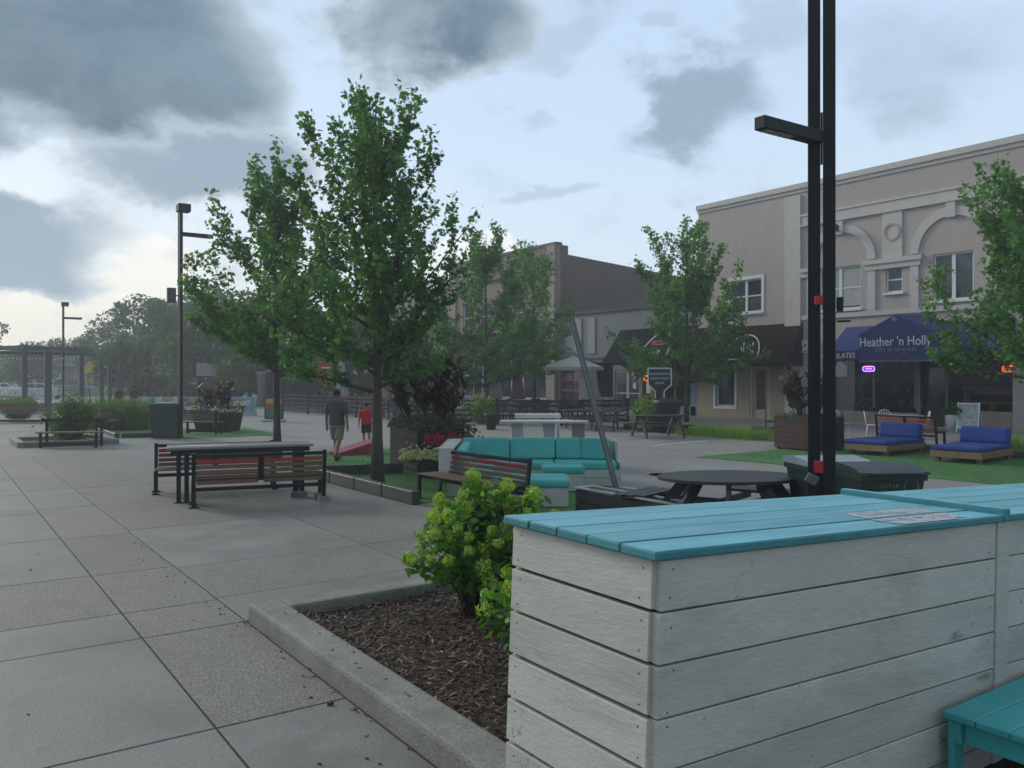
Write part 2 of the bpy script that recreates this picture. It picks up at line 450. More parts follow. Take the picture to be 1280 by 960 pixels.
def make_world():
    w = bpy.data.worlds.new('World'); scene.world = w; w.use_nodes = True
    nt = w.node_tree
    for n in list(nt.nodes): nt.nodes.remove(n)
    out = nt.nodes.new('ShaderNodeOutputWorld'); bg = nt.nodes.new('ShaderNodeBackground')
    bg.inputs[1].default_value = .11
    sky = nt.nodes.new('ShaderNodeTexSky'); sky.sky_type = 'NISHITA'; sky.sun_disc = False
    sky.sun_elevation = SUN_EL; sky.sun_rotation = SUN_AZ; sky.air_density = 1.0; sky.dust_density = 1.5
    tc = nt.nodes.new('ShaderNodeTexCoord')
    sx = nt.nodes.new('ShaderNodeSeparateXYZ'); nt.links.new(tc.outputs['Generated'], sx.inputs[0])
    az = mathn(nt, 'ARCTAN2', sx.outputs[0], sx.outputs[1])
    el = mathn(nt, 'ARCSINE', sx.outputs[2])
    cb = nt.nodes.new('ShaderNodeCombineXYZ'); nt.links.new(az, cb.inputs[0]); nt.links.new(el, cb.inputs[1])
    # domain warp so cloud outlines are ragged
    mp = nt.nodes.new('ShaderNodeMapping'); mp.inputs['Scale'].default_value = (1, 1.5, 1); nt.links.new(cb.outputs[0], mp.inputs[0])
    nA = noise(nt, mp.outputs[0], 4.0, 6, .6); nB = noise(nt, mp.outputs[0], 13, 7, .62)
    def warp(src, n, amt):
        s = nt.nodes.new('ShaderNodeVectorMath'); s.operation = 'SUBTRACT'; nt.links.new(n.outputs[1], s.inputs[0]); s.inputs[1].default_value = (.5, .5, .5)
        a = nt.nodes.new('ShaderNodeVectorMath'); a.operation = 'SCALE'; nt.links.new(s.outputs[0], a.inputs[0]); a.inputs['Scale'].default_value = amt
        b = nt.nodes.new('ShaderNodeVectorMath'); b.operation = 'ADD'; nt.links.new(src, b.inputs[0]); nt.links.new(a.outputs[0], b.inputs[1])
        return b.outputs[0]
    wv = warp(warp(cb.outputs[0], nA, .16), nB, .05)
    def dirpx(px, py):
        k = (px - X0) / FX; m = (Y0 - py) / FX
        return YAW + math.atan(k), math.atan(m / math.sqrt(1 + k * k)), k
    def blob(px, py, rx, ry, wgt):
        a, e, k = dirpx(px, py)
        q = nt.nodes.new('ShaderNodeMapping'); q.vector_type = 'POINT'
        sxx = FX / rx * (1 + k * k); syy = FX / ry * math.sqrt(1 + k * k)
        q.inputs['Scale'].default_value = (sxx, syy, 0); q.inputs['Location'].default_value = (-a * sxx, -e * syy, 0)
        nt.links.new(wv, q.inputs[0])
        ln = nt.nodes.new('ShaderNodeVectorMath'); ln.operation = 'LENGTH'; nt.links.new(q.outputs[0], ln.inputs[0])
        return mapr(nt, ln.outputs['Value'], .25, 1.35, wgt, 0, True)
    def total(blobs):
        acc = None
        for bl in blobs:
            v = blob(*bl); acc = v if acc is None else mathn(nt, 'ADD', acc, v)
        return acc
    n1 = noise(nt, mp.outputs[0], 8, 9, .60)
    n2c = noise(nt, mp.outputs[0], 4.5, 7, .6, .3)
    det = mapr(nt, n1.outputs[0], .3, .7, -.3, .3)
    dark = total([(60, 30, 300, 120, 1.0), (235, 65, 150, 105, .8), (-140, 60, 300, 140, .9), (300, 140, 85, 55, .55), (545, 20, 135, 80, 1.0), (600, 40, 70, 50, .4), (-200, -160, 500, 160, .9), (250, -190, 400, 130, .7), (640, -170, 300, 110, .6)])
    mid = total([(215, 185, 185, 80, .95), (300, 225, 120, 70, .7), (60, 300, 150, 52, .85), (-60, 290, 160, 60, .8), (30, 345, 90, 26, .5)])
    wisp = total([(690, 252, 60, 15, .8), (825, 45, 34, 15, .6), (668, 158, 22, 22, .7), (715, 75, 50, 24, .6), (965, 38, 70, 26, .55), (1130, 40, 210, 70, .62), (1120, 115, 90, 38, .42), (640, 70, 60, 30, .5),
                  (740, 30, 200, 45, .45), (560, 140, 90, 30, .25), (930, 250, 60, 14, .2)])
    white = total([(600, 312, 60, 26, 1.0), (560, 330, 60, 30, .8), (200, 330, 80, 36, .8), (40, 390, 140, 30, .8), (110, 352, 120, 30, .5), (-80, 400, 200, 60, .8), (330, 170, 60, 22, .45)])
    other = nt.nodes.new('ShaderNodeTexNoise')
    # clear sky colour: pale blue overhead, whiter to the horizon, warm in the sun's direction
    h1 = mapr(nt, el, 0.0, .42, 0, 1, True)
    base = mixc(nt, h1, lin((218, 233, 245)), lin((193, 215, 240)))
    azl, _, _ = dirpx(-100, 400)
    dz = mathn(nt, 'ABSOLUTE', mathn(nt, 'SUBTRACT', az, azl))
    warm = mathn(nt, 'MULTIPLY', mapr(nt, dz, .05, .75, 1, 0, True), mapr(nt, el, .02, .26, 1, 0, True))
    base = mixc(nt, mathn(nt, 'MULTIPLY', warm, .75), base, lin((236, 233, 222)))
    hi = nt.nodes.new('ShaderNodeVectorMath'); hi.operation = 'SCALE'; nt.links.new(base, hi.inputs[0]); hi.inputs['Scale'].default_value = 9.6
    nsk = nt.nodes.new('ShaderNodeVectorMath'); nsk.operation = 'SCALE'; nt.links.new(sky.outputs[0], nsk.inputs[0]); nsk.inputs['Scale'].default_value = 1.2
    c = mixc(nt, .10, hi.outputs[0], nsk.outputs[0])
    s10 = lambda col: tuple(v * 10 for v in lin(col))
    # far cumulus, white and warm
    mk = mapr(nt, mathn(nt, 'ADD', white, mathn(nt, 'MULTIPLY', det, .9)), .35, .62, 0, 1, True)
    c = mixc(nt, mathn(nt, 'MULTIPLY', mk, .85), c, mixc(nt, warm, s10((238, 240, 242)), s10((248, 242, 226))))
    # thin wisps
    mk = mapr(nt, mathn(nt, 'ADD', wisp, mathn(nt, 'MULTIPLY', det, .8)), .22, .8, 0, 1, True)
    c = mixc(nt, mathn(nt, 'MULTIPLY', mk, .52), c, s10((158, 178, 196)))
    puff = total([(885, 140, 105, 72, .85), (850, 160, 60, 40, .45), (912, 115, 55, 38, .4)])
    mk = mapr(nt, mathn(nt, 'ADD', puff, mathn(nt, 'MULTIPLY', det, 1.6)), .08, 1.05, 0, 1, True)
    c = mixc(nt, mathn(nt, 'MULTIPLY', mk, .85), c, s10((132, 153, 171)))
    # middle clouds: bright rim, grey body
    dm = mathn(nt, 'ADD', mid, det)
    mk = mapr(nt, dm, .22, .62, 0, 1, True)
    cc = mixc(nt, mapr(nt, dm, .35, 1.05, 0, 1, True), s10((203, 212, 220)), s10((137, 157, 174)))
    c = mixc(nt, mathn(nt, 'MULTIPLY', mk, .93), c, cc)
    dd = mathn(nt, 'ADD', dark, mathn(nt, 'MULTIPLY', det, 1.0))
    mk = mapr(nt, dd, .18, .72, 0, 1, True)
    cc = mixc(nt, mapr(nt, dd, .30, 1.35, 0, 1, True), s10((184, 199, 210)), s10((90, 112, 129)))
    cc = mixc(nt, mapr(nt, n2c.outputs[0], .40, .66, 0, .45), cc, s10((150, 170, 184)))
    c = mixc(nt, mathn(nt, 'MULTIPLY', mk, .95), c, cc)
    # unseen cloud deck overhead and behind the viewer, added to cut the ambient light
    fw = mathn(nt, 'COSINE', mathn(nt, 'SUBTRACT', az, YAW))
    back = mathn(nt, 'ADD', mapr(nt, fw, .45, -.35, 0, 1), mathn(nt, 'MULTIPLY', det, .8))
    over = mathn(nt, 'ADD', mapr(nt, el, .50, .95, 0, 1), mathn(nt, 'MULTIPLY', det, .9))
    mk = mapr(nt, mathn(nt, 'MAXIMUM', over, mathn(nt, 'MULTIPLY', back, .75)), .15, .85, 0, 1, True)
    c = mixc(nt, mathn(nt, 'MULTIPLY', mk, .85), c, mixc(nt, mapr(nt, n1.outputs[0], .35, .65, 0, 1), s10((122, 142, 158)), s10((172, 186, 196))))
    nt.links.new(c, bg.inputs[0]); nt.links.new(bg.outputs[0], out.inputs[0])
    nt.nodes.remove(other)
make_world()

# ================================================================ common materials
concrete = M('concrete', (.205, .198, .182), .60, .16, .9, .3, 90, fine=.24, fine_scale=85, dirt=(.125, .12, .108), dirt_amt=.75, dirt_scale=.8, island=.08, knots=.28)
aggregate = M('exposed_aggregate', (.198, .186, .162), .66, .12, 1.2, .5, 130, fine=.65, fine_scale=62, dirt=(.12, .115, .10), dirt_amt=.6, dirt_scale=.8, island=.06)
kerbmat = M('kerb_concrete', (.225, .22, .19), .75, .25, 2.5, .4, 60, fine=.3, fine_scale=60, dirt=(.12, .12, .105), dirt_amt=.75, dirt_scale=2.0)
joint = M('joint_dark', (.035, .035, .034), .9)
asphalt = M('asphalt', (.235, .225, .21), .75, .14, .5, .2, 60, fine=.2, fine_scale=60, dirt=(.15, .15, .15), dirt_amt=.5, dirt_scale=.35)
farwalk = M('far_pavement', (.25, .235, .22), .75, .15, .8, .2, 60, fine=.15, fine_scale=50, dirt=(.16, .15, .14), dirt_amt=.4)
paintm = M('road_paint', (.62, .62, .60), .7, .25, 3)
turf = M('artificial_turf', (.075, .21, .06), .9, .2, 2.0, .9, 260, fine=.35, fine_scale=90)
soil = M('mulch_soil', (.04, .028, .02), .95, .4, 12, .8)
black_steel = M('black_steel', (.008, .010, .013), .55, .2, 5, spec=.25)
grey_steel = M('grey_steel', (.10, .105, .11), .5, .2, 5, metal=.3)
white_paint = M('white_paint', (.62, .63, .62), .5, .1, 4)
bark = M('bark', (.075, .062, .05), .9, .35, 8, .8, 30, stretch=(1, 1, .25))
black_wood = M('black_timber', (.013, .016, .017), .6, .3, 4, .3, stretch=(1, 1, 1))
green_leaf = MLEAF('maple_leaf', (.024, .088, .034), (.11, .235, .07), .5)
green_leaf2 = MLEAF('maple_leaf_light', (.036, .115, .04), (.14, .275, .075), .5)
far_leaf = MLEAF('far_leaf', (.028, .075, .036), (.065, .135, .052), .4)
far_leaf_light = MLEAF('far_leaf_light', (.06, .11, .03), (.12, .18, .045), .4)

# ================================================================ ground
g = MB(); g.add([(-150, -100, -.012), (250, -100, -.012), (250, 270, -.012), (-150, 270, -.012)], [(0, 1, 2, 3)])
struct(g.build('ground', M('ground_earth', (.12, .12, .11), .9, .3, .05)))
g = MB(); g.add([(-9, -12, -.004), (6.3, -12, -.004), (6.3, 46, -.004), (-9, 46, -.004)], [(0, 1, 2, 3)])
struct(g.build('pavement_joint_bed', joint))
rngs = random.Random(5)
def slab_field(name, cols):
    m = MB(); J = .0085
    for (x0, x1, ys, agg) in cols:
        for a, b in zip(ys[:-1], ys[1:]):
            mi = 1 if rngs.random() < agg else 0
            dz = rngs.uniform(-.0012, .0012)
            m.box(x0 + J, x1 - J, a + J, b - J, -.06, .004 + dz, mi, .0025)
    return m.build(name, [concrete, aggregate])
def run(start, seq, end):
    ys = [start]; i = 0
    while ys[-1] < end: ys.append(ys[-1] + seq[i % len(seq)]); i += 1
    return ys
ysA = [-9, -6.6, -4.2, -1.8, .2, 2.6, 5.0, 7.05, 7.89, 9.57, 11.98] + run(14.4, [2.45], 46)[0:]
ysB = [-9, -6.6, -4.2, -1.8, .2, 2.6, 5.0, 7.05, 7.88, 9.54, 11.9] + run(14.8, [2.5], 46)[0:]
ysC = [7.06, 7.95, 9.45, 12.1] + run(14.7, [2.5], 46)[0:]
struct(slab_field('pavement', [(-8.8, -6.2, ysB, .5), (-6.2, -3.8, ysA, .3), (-3.8, -1.2, ysB, .35), (-1.2, 1.38, ysA, .22), (1.38, 2.19, ysB, .55), (2.19, 4.365, ysC, .75), (4.365, 6.3, ysC, .6),
                         (2.19, 4.2, [-9, -6.6, -4.2, -1.8, .2, 2.0], .5), (4.2, 6.3, [-9, -6.6, -4.2, -1.8, .2, 2.0], .5)]))
# closed-off street, far pavement and the cross street at the end
g = MB(); g.box(6.3, 22.4, -40, 46, -.2, -.004); struct(g.build('street', asphalt))
g = MB(); g.box(-30, 60, 46, 96, -.2, -.002); struct(g.build('cross_street', M('asphalt_far', (.2, .2, .2), .8, .2, .3)))
g = MB()
for i in range(26):
    for j in range(4):
        g.box(22.42 + j * 2.34, 22.42 + j * 2.34 + 2.325, -14 + i * 2.4, -14 + i * 2.4 + 2.385, -.1, .09, 0, .006)
g.box(22.3, 22.42, -14, 46, -.1, .1)
struct(g.build('far_pavement', farwalk))
# gutter line and stall markings
def strip(m, a, b, w, z):
    a, b = Vector((a[0], a[1], z)), Vector((b[0], b[1], z)); d = (b - a).normalized(); n = Vector((-d.y, d.x, 0)) * w / 2
    m.add([a - n, a + n, b + n, b - n], [(0, 1, 2, 3)])
m = MB(); strip(m, (17.2, 12.4), (19.1, 44), .10, .002); struct(m.build('gutter_line', M('gutter_concrete', (.36, .36, .35), .7, .2, 3)))
m = MB(); strip(m, G(818, 557), G(884, 551), .12, .004); strip(m, G(722, 547), G(760, 546), .10, .004); struct(m.build('stall_marking', paintm))
m = MB(); m.lathe([(.30, .001), (.34, .004), (.40, .004), (.42, .001)], (0, 0, 0), 28)
mh = m.build('manhole_cover', M('cast_iron', (.20, .20, .195), .6)); mh.location = P(829, 17.6, 0); tag(mh, 'round iron manhole cover flush in the grey street', 'manhole cover')
# artificial turf
def turf_sheet(name, poly, z=.012):
    m = MB(); m.prism([(p[0], p[1]) for p in poly], 'z', -.003, z); o = m.build(name, turf); o['kind'] = 'structure'; return o
turf_sheet('turf_near', [(6.58, 12.0), (9.6, 12.0), (10.6, 15.5), (11.0, 21.6), (6.58, 21.6)])
turf_sheet('turf_far', [(16.9, 2.0), (22.25, 2.0), (22.25, 15.2), (16.1, 14.9), (16.6, 10)])
turf_sheet('turf_by_pots', [(6.6, 29.0), (10.2, 29.0), (10.6, 34.5), (6.6, 34.5)])
turf_sheet('turf_by_bench', [(5.1, 30.9), (6.6, 30.9), (6.6, 38), (5.1, 38)])
turf_sheet('turf_by_sofa', [(7.3, 9.0), (10.4, 9.0), (10.4, 13.2), (9.6, 12.0), (7.3, 12.0)], .010)
m = MB(); m.box(10.4, 10.56, 9.0, 13.4, -.05, .03, 0, .006); struct(m.build('turf_kerb_strip', M('strip_concrete', (.36, .355, .34), .7, .2, 3)))
# loose turf blades near the edges give the carpet a nap
def turf_nap(name, x0, x1, y0, y1, n, seed, hgt=.03):
    r = np.random.default_rng(seed)
    C = np.stack([r.uniform(x0, x1, n), r.uniform(y0, y1, n), np.full(n, .012)], 1)
    ang = r.uniform(0, PI, n); u = np.stack([np.cos(ang), np.sin(ang), 0 * ang], 1) * .22
    v = np.stack([r.normal(0, .3, n), r.normal(0, .3, n), np.ones(n)], 1)
    o = leaf_mesh(name, C, hgt, BLADE, MLEAF('turf_blade', (.05, .15, .04), (.10, .25, .07), .2), None, r, frames=(u, v, np.zeros((n, 3))), bend=0)
    return stuff(o)
turf_nap('turf_blades', 6.6, 10.6, 12.1, 21.5, 16000, 3)
turf_nap('turf_blades_far', 16.9, 22.2, 6, 14.9, 12000, 4, .035)

# mulch bed and concrete kerb around it
m = MB()
m.box(2.47, 6.2, 2.0, 6.78, -.1, .05)
struct(m.build('planting_bed', soil))
def kerb(parts, label):
    m = MB()
    for p in parts: m.box(*p, 0, .028)
    o = m.build('concrete_kerb', kerbmat); return tag(o, label, 'kerb')
kerb([(2.2, 2.47, 1.2, 7.04, -.05, .155), (2.47, 6.3, 6.77, 7.04, -.05, .154)], 'grey concrete kerb around the mulch bed with the lime shrubs')
r = np.random.default_rng(8); n = 15000
C = np.stack([r.uniform(2.49, 5.4, n), r.uniform(2.6, 6.76, n), .052 + r.uniform(0, .03, n)], 1)
C[:16] = np.stack([2.2 + r.uniform(.10, .26, 16), r.uniform(3.2, 7.0, 16), np.full(16, .158)], 1); C[16:38] = np.stack([2.19 - np.abs(r.normal(0, .07, 22)), r.uniform(3, 7.0, 22), np.full(22, .008)], 1)
ang = r.uniform(0, 2 * PI, n); tl = r.normal(0, .3, (n, 2))
u = np.stack([np.cos(ang), np.sin(ang), tl[:, 0]], 1) * .28; v = np.stack([-np.sin(ang), np.cos(ang), tl[:, 1]], 1) * 1.0
CH = np.array([(-.5, -.5), (.4, -.46), (.5, .42), (-.35, .5)])
mulch_m = new_mat('mulch_chips')
mm, nt, out = mulch_m
gi = N(nt, 'ShaderNodeNewGeometry'); rp = N(nt, 'ShaderNodeValToRGB'); nt.links.new(gi.outputs['Random Per Island'], rp.inputs[0])
el_ = rp.color_ramp.elements; el_[0].color = (.03, .02, .014, 1); el_[1].color = (.30, .20, .13, 1); el_[1].position = 1
e2 = rp.color_ramp.elements.new(.7); e2.color = (.10, .062, .04, 1)
bb = N(nt, 'ShaderNodeBsdfPrincipled', inp={'Roughness': .85}); nt.links.new(rp.outputs[0], bb.inputs[0]); nt.links.new(bb.outputs[0], out.inputs[0])
w_ = np.cross(u, v); w_ /= np.linalg.norm(w_, axis=1)[:, None]
stuff(leaf_mesh('mulch', C, .05, CH, mm, None, r, frames=(u, v, w_), bend=.1))
# crumbs and dead leaves on the paving
m = MB(); rr = random.Random(4)
for i in range(46):
    x, y = rr.uniform(-1.5, 2.15), rr.uniform(3.2, 12)
    if rr.random() < .55: x = 2.2 - abs(rr.gauss(0, .16))
    s = rr.uniform(.004, .012); a = rr.uniform(0, 6)
    m.cbox((x, y, .008), (s * 2, s, .006), Matrix.Rotation(a, 3, 'Z'))
p_ = G(413, 882); m.cbox((p_.x, p_.y, .014), (.035, .03, .022), Matrix.Rotation(.5, 3, 'Z'), 0, .004)
stuff(m.build('litter_crumbs', M('dead_leaf', (.05, .04, .03), .9)))

# ================================================================ white plank bar with turquoise top
plank = M('white_plank', (.50, .49, .435), .68, .07, 3.0, .3, 40, stretch=(.5, .5, 2.2), island=.10, dirt=(.25, .235, .20), dirt_amt=.55, dirt_scale=1.7, fine=.06, fine_scale=45, knots=.5, chips=(.20, .175, .145))
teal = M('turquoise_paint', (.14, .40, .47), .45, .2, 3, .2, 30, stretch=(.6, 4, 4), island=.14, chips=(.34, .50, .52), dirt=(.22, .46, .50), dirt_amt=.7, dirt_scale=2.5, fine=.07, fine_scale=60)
teal_shaded_edge = M('turquoise_shaded_edge', (.04, .21, .235), .5, .2, 4, .2, 30, island=.1, fine=.08)  # darker turquoise for board edges: their shade is put into the colour
gapm = M('gap_black', (.006, .006, .006), .95)
nail = M('nail_rust', (.05, .035, .03), .7)
A = P(808, 2.98, 0); TOPZ = 1.435
TILT = 2.45
def bar_root(name, label, x):
    t = thing(name, label, 'bar counter', (A.x, A.y, 0)); t.rotation_euler = (0, rad(TILT), 0); return t
bar = bar_root('bar_counter', 'white plank bar counter with turquoise board top, nearest to the camera', 0)
W1 = 2.455; DP = .88; PH = .190; NP = 7
rb = random.Random(12)
core = MB(); core.box(.02, W1 - .012, .02, DP - .02, -.12, TOPZ - .05); core.build('inner_frame', gapm, bar)
fr = MB(); en = MB(); nl = MB(); bk = MB()
z = TOPZ - .036
for i in range(NP + 1):
    g0 = rb.uniform(.006, .011)
    z1 = z - g0 * .5; z0 = z - PH + g0 * .5
    sk = rb.uniform(-.003, .003)
    # front boards: slightly different lengths leave the notched corner of the photograph
    fr.box(rb.uniform(-.012, .004), W1 - .035, -.022 + sk * .4, 0.0 + .018, z0, z1, 0, .003)
    en.box(-.024, .014, .012 + rb.uniform(-.008, .004), DP - .004, z0 + rb.uniform(.004, .011), z1 - .002, 0, .003)
    bk.box(0, W1 - .01, DP - .018, DP + .004, z0, z1, 0, .003)
    for xx in (.05, W1 - .09):
        for zz in (.035, PH - .045):
            if rb.random() < .25: continue
            fr.cbox((xx + rb.uniform(-.022, .022), -.0225 + sk * .4, z0 + zz + rb.uniform(-.02, .02)), (.006, .002, .006), None, 1)
    for yy in (.06, DP - .06):
        for zz in (.035, PH - .045): en.cbox((-.0245, yy + rb.uniform(-.01, .01), z0 + zz), (.002, .006, .006), None, 1)
    z -= PH
fr.build('front_planks', [plank, nail], bar); en.build('end_planks', [plank, nail], bar); bk.build('back_planks', plank, bar)
tp = MB(); nb = 5; bw = (DP + .075) / nb
for i in range(nb):
    y0 = -.045 + i * bw
    x0_ = -.055 + rb.uniform(-.006, .006); zt_ = TOPZ + rb.uniform(-.001, .003)
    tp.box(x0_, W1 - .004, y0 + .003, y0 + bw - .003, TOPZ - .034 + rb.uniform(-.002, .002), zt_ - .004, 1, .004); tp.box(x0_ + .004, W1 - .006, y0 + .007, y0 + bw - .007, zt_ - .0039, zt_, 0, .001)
tp.build('top_boards', [teal, teal_shaded_edge], bar)
pm_, nt, out = new_mat('torn_paper')
tc = N(nt, 'ShaderNodeTexCoord'); nz = noise(nt, tc.outputs['Object'], 9, 6, .75, .8); nz2 = noise(nt, tc.outputs['Object'], 40, 3, .6)
bs = N(nt, 'ShaderNodeBsdfPrincipled', inp={'Roughness': .8}); nt.links.new(mixc(nt, nz2.outputs[0], (.30, .34, .36), (.58, .57, .60)), bs.inputs[0])
tr_ = N(nt, 'ShaderNodeBsdfTransparent'); mx = N(nt, 'ShaderNodeMixShader'); nt.links.new(mapr(nt, nz.outputs[0], .40, .48, 0, .95), mx.inputs[0])
nt.links.new(tr_.outputs[0], mx.inputs[1]); nt.links.new(bs.outputs[0], mx.inputs[2]); nt.links.new(mx.outputs[0], out.inputs[0])
res = MB()
for i in range(2):
    y0 = -.045 + i * bw + .012; y1 = y0 + bw - .03
    xo = 1.50 + i * .04
    res.add([(xo, y0, TOPZ + .0045), (xo + .62, y0, TOPZ + .0045), (xo + .70 , y1, TOPZ + .0045), (xo + .02, y1, TOPZ + .0045)], [(0, 1, 2, 3)])
res.build('paper_residue', pm_, bar)
bar2 = thing('bar_counter', 'white plank bar counter joined on the right, behind the turquoise bench', 'bar counter', (A.x, A.y, 0)); bar2.rotation_euler = (0, rad(TILT), 0)
W2 = 2.6
core = MB(); core.box(W1 + .01, W1 + W2, .02, DP - .02, -.12, TOPZ - .05); core.build('inner_frame', gapm, bar2)
cn = MB(); cn.box(W1 - .030, W1 + .10, -.030, .0, -.1, TOPZ - .037, 0, .004); cn.build('corner_board', plank, bar2)
f2 = MB(); z = TOPZ - .036
for i in range(NP + 1):
    z1 = z - .003; z0 = z - PH + .003
    f2.box(W1 + .104 + rb.uniform(0, .01), W1 + W2, -.020, .018, z0, z1, 0, .003); z -= PH
f2.build('front_planks', plank, bar2)
t2 = MB()
for i in range(nb):
    y0 = -.045 + i * bw
    zt_ = TOPZ + rb.uniform(-.001, .002)
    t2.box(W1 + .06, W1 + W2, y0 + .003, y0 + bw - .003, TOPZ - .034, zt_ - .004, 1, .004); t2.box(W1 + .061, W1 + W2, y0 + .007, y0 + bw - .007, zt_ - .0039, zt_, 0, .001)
t2.build('top_boards', [teal, teal_shaded_edge], bar2)
js = MB(); js.box(W1 - .002, W1 + .058, -.05, DP + .035, TOPZ - .032, TOPZ + .030, 1, .005); js.box(W1 + .002, W1 + .054, -.046, DP + .031, TOPZ + .0301, TOPZ + .034, 0, .001); js.build('joint_strip', [teal, teal_shaded_edge], bar2)

# turquoise bench against it
tealb = M('turquoise_bench_paint', (.05, .36, .36), .5, .14, 3, .2, 30, island=.08, fine=.06)
bn = thing('plank_bench', 'low turquoise plank bench in front of the white bar', 'bench', (3.99, 2.17, .055))
st = MB()
for i in range(5): st.box(-.03, 2.4, -.062 - .150 * (i + 1) + .004, -.062 - .150 * i, .375, .408, 0, .005)
st.build('seat', tealb, bn)
ap = MB(); ap.box(.0, 2.3, -.13, -.10, .26, .3745, 0, .003); ap.box(.0, 2.3, -.76, -.73, .26, .3745, 0, .003); ap.box(.03, .06, -.729, -.131, .26, .374, 0, .003); ap.build('apron', tealb, bn)
for x in (.0, 1.1, 2.2):
    for y in (-.099, -.729):
        if y == -.099: l = MB().box(x + .0, x + .09, y - .002, y + .03, 0, .3745, 0, .004)
        else: l = MB().box(x + .0, x + .09, y + .0005, y + .065, 0, .3745, 0, .004)
        l.build('leg', tealb, bn)
# weedy strip of ground by the bar
def grass(name, area, n, hgt, mat, seed, wdt=.02):
    r = np.random.default_rng(seed); x0, x1, y0, y1 = area
    C = np.stack([r.uniform(x0, x1, n), r.uniform(y0, y1, n), np.full(n, .0)], 1)
    ang = r.uniform(0, PI, n); u = np.stack([np.cos(ang), np.sin(ang), 0 * ang], 1) * wdt / hgt
    v = np.stack([r.normal(0, .35, n), r.normal(0, .35, n), np.ones(n)], 1)
    return leaf_mesh(name, C, hgt, BLADE, mat, None, r, frames=(u, v, np.zeros((n, 3))), bend=0)
# ================================================================ shrubs by the bar
lime_fl = MLEAF('lime_floret', (.22, .36, .04), (.46, .58, .11), .3)
shrub_leaf = MLEAF('shrub_leaf', (.04, .13, .02), (.10, .24, .035), .45)
stem_m = M('shrub_stem', (.06, .045, .03), .85, .3, 20)
def panicle_shrub(label, loc, h, w, seed, n_stem=66, group='lime panicle shrubs', lean=(0, 0)):
    rng = np.random.default_rng(seed)
    root = thing('panicle_shrub', label, 'shrub', loc, 0, group)
    st = MB(); leaf = []; heads = []; hn = []
    for i in range(n_stem):
        az = rng.uniform(0, 2 * PI); q = math.sqrt(rng.uniform(0, 1))
        zt = h * (1 - .40 * q ** 2.2) * rng.uniform(.58, 1.0)
        b = Vector((rng.normal(0, .035), rng.normal(0, .035), 0))
        tip = Vector((math.cos(az) * q * w * .5 + lean[0], math.sin(az) * q * w * .5 + lean[1], zt))
        mid = b.lerp(tip, .5) + Vector((-math.cos(az) * q * w * .07, -math.sin(az) * q * w * .07, .04))
        pts = [b, b.lerp(mid, .55) , mid, tip]
        st.tube(pts, [.011, .009, .006, .003], 5)
        for k in range(40):
            t = rng.uniform(.46, .98)
            p = mid.lerp(tip, (t - .5) * 2) if t > .5 else b.lerp(mid, t * 2)
            leaf.append(np.array(p) + rng.normal(0, .05, 3))
        nf = int(rng.uniform(90, 150)); hr = rng.uniform(.040, .074)
        for k in range(nf):
            d = rng.normal(size=3); d /= np.linalg.norm(d)
            rr = hr * rng.uniform(.55, 1.0) * np.array([1, 1, .95])
            heads.append(np.array(tip) + d * rr + np.array([0, 0, hr * .3])); hn.append(d)
    st.build('stems', stem_m, root)
    leaf = np.array(leaf); leaf_mesh('leaves', leaf, .092, OVAL, shrub_leaf, root, rng, .5)
    leaf_mesh('flower_heads', np.array(heads), .029, OVAL, lime_fl, root, rng, .5, nrm=np.array(hn))
    return root
b_ = G(590, 778)
panicle_shrub('round lime green flowering shrub standing alone in the mulch bed', (b_.x, b_.y, .05), 1.20, 1.34, 3, 92, lean=(CY * .14, -SY * .14))
b_ = P(668, 5.5)
panicle_shrub('lower lime flowering shrub half hidden behind the bar end', (b_.x, b_.y, .05), .95, .85, 7, 34)

# ================================================================ street lamps
def lamp(label, loc, h, arm_dir, group='twin post street lamps', detail=False, box_side=None, yaw=0):
    t = thing('street_lamp', label, 'street lamp', loc, yaw, group)
    pw = .132; gp = .026
    # slit faces across the street
    for s in (-1, 1):
        p = MB(); p.box(-.05, .05, min(s * gp / 2, s * (gp / 2 + pw)), max(s * gp / 2, s * (gp / 2 + pw)), 0.02, h, 0, .006); p.build('post', black_steel, t)
    sp = MB()
    for z0, z1 in ((.3, .36), (1.6, 1.64), (2.9, 2.95), (4.42, 4.98), (6.6, 6.75)):
        sp.box(-.045, .045, -gp / 2 + .001, gp / 2 - .001, z0, z1)
    sp.build('spacers', black_steel, t)
    bp = MB(); bp.box(-.2, .2, -.25, .25, 0, .019, 0, .004); bp.build('base_plate', black_steel, t)
    a = MB(); x1 = arm_dir * .06; x2 = arm_dir * 1.06
    a.box(min(x1, x2), max(x1, x2), -.07, .07, 4.63 if detail else h - .80, 4.765 if detail else h - .67, 0, .008)
    a.build('arm', black_steel, t).rotation_euler = (0, 0, -yaw)
    lt = MB(); xa, xb = sorted((arm_dir * .55, arm_dir * 1.0)); zz = 4.63 if detail else h - .80
    lt.box(xa, xb, -.05, .05, zz - .008, zz - .001); lt.build('light_panel', M('lens_grey', (.25, .26, .27), .3), t).rotation_euler = (0, 0, -yaw)
    c = MB(); c.box(-.10, .30 * arm_dir if arm_dir > 0 else .1, -.2, .2, h + .001, h + .26, 0, .02); c.build('cap', black_steel, t)
    return t
near = P(1027, 9.35); nl_yaw = 0
lp = lamp('tall black twin post lamp nearest the camera, beside the green bins', (near.x, near.y, 0), 7.7, -1, detail=True, yaw=math.atan2(near.y, near.x))
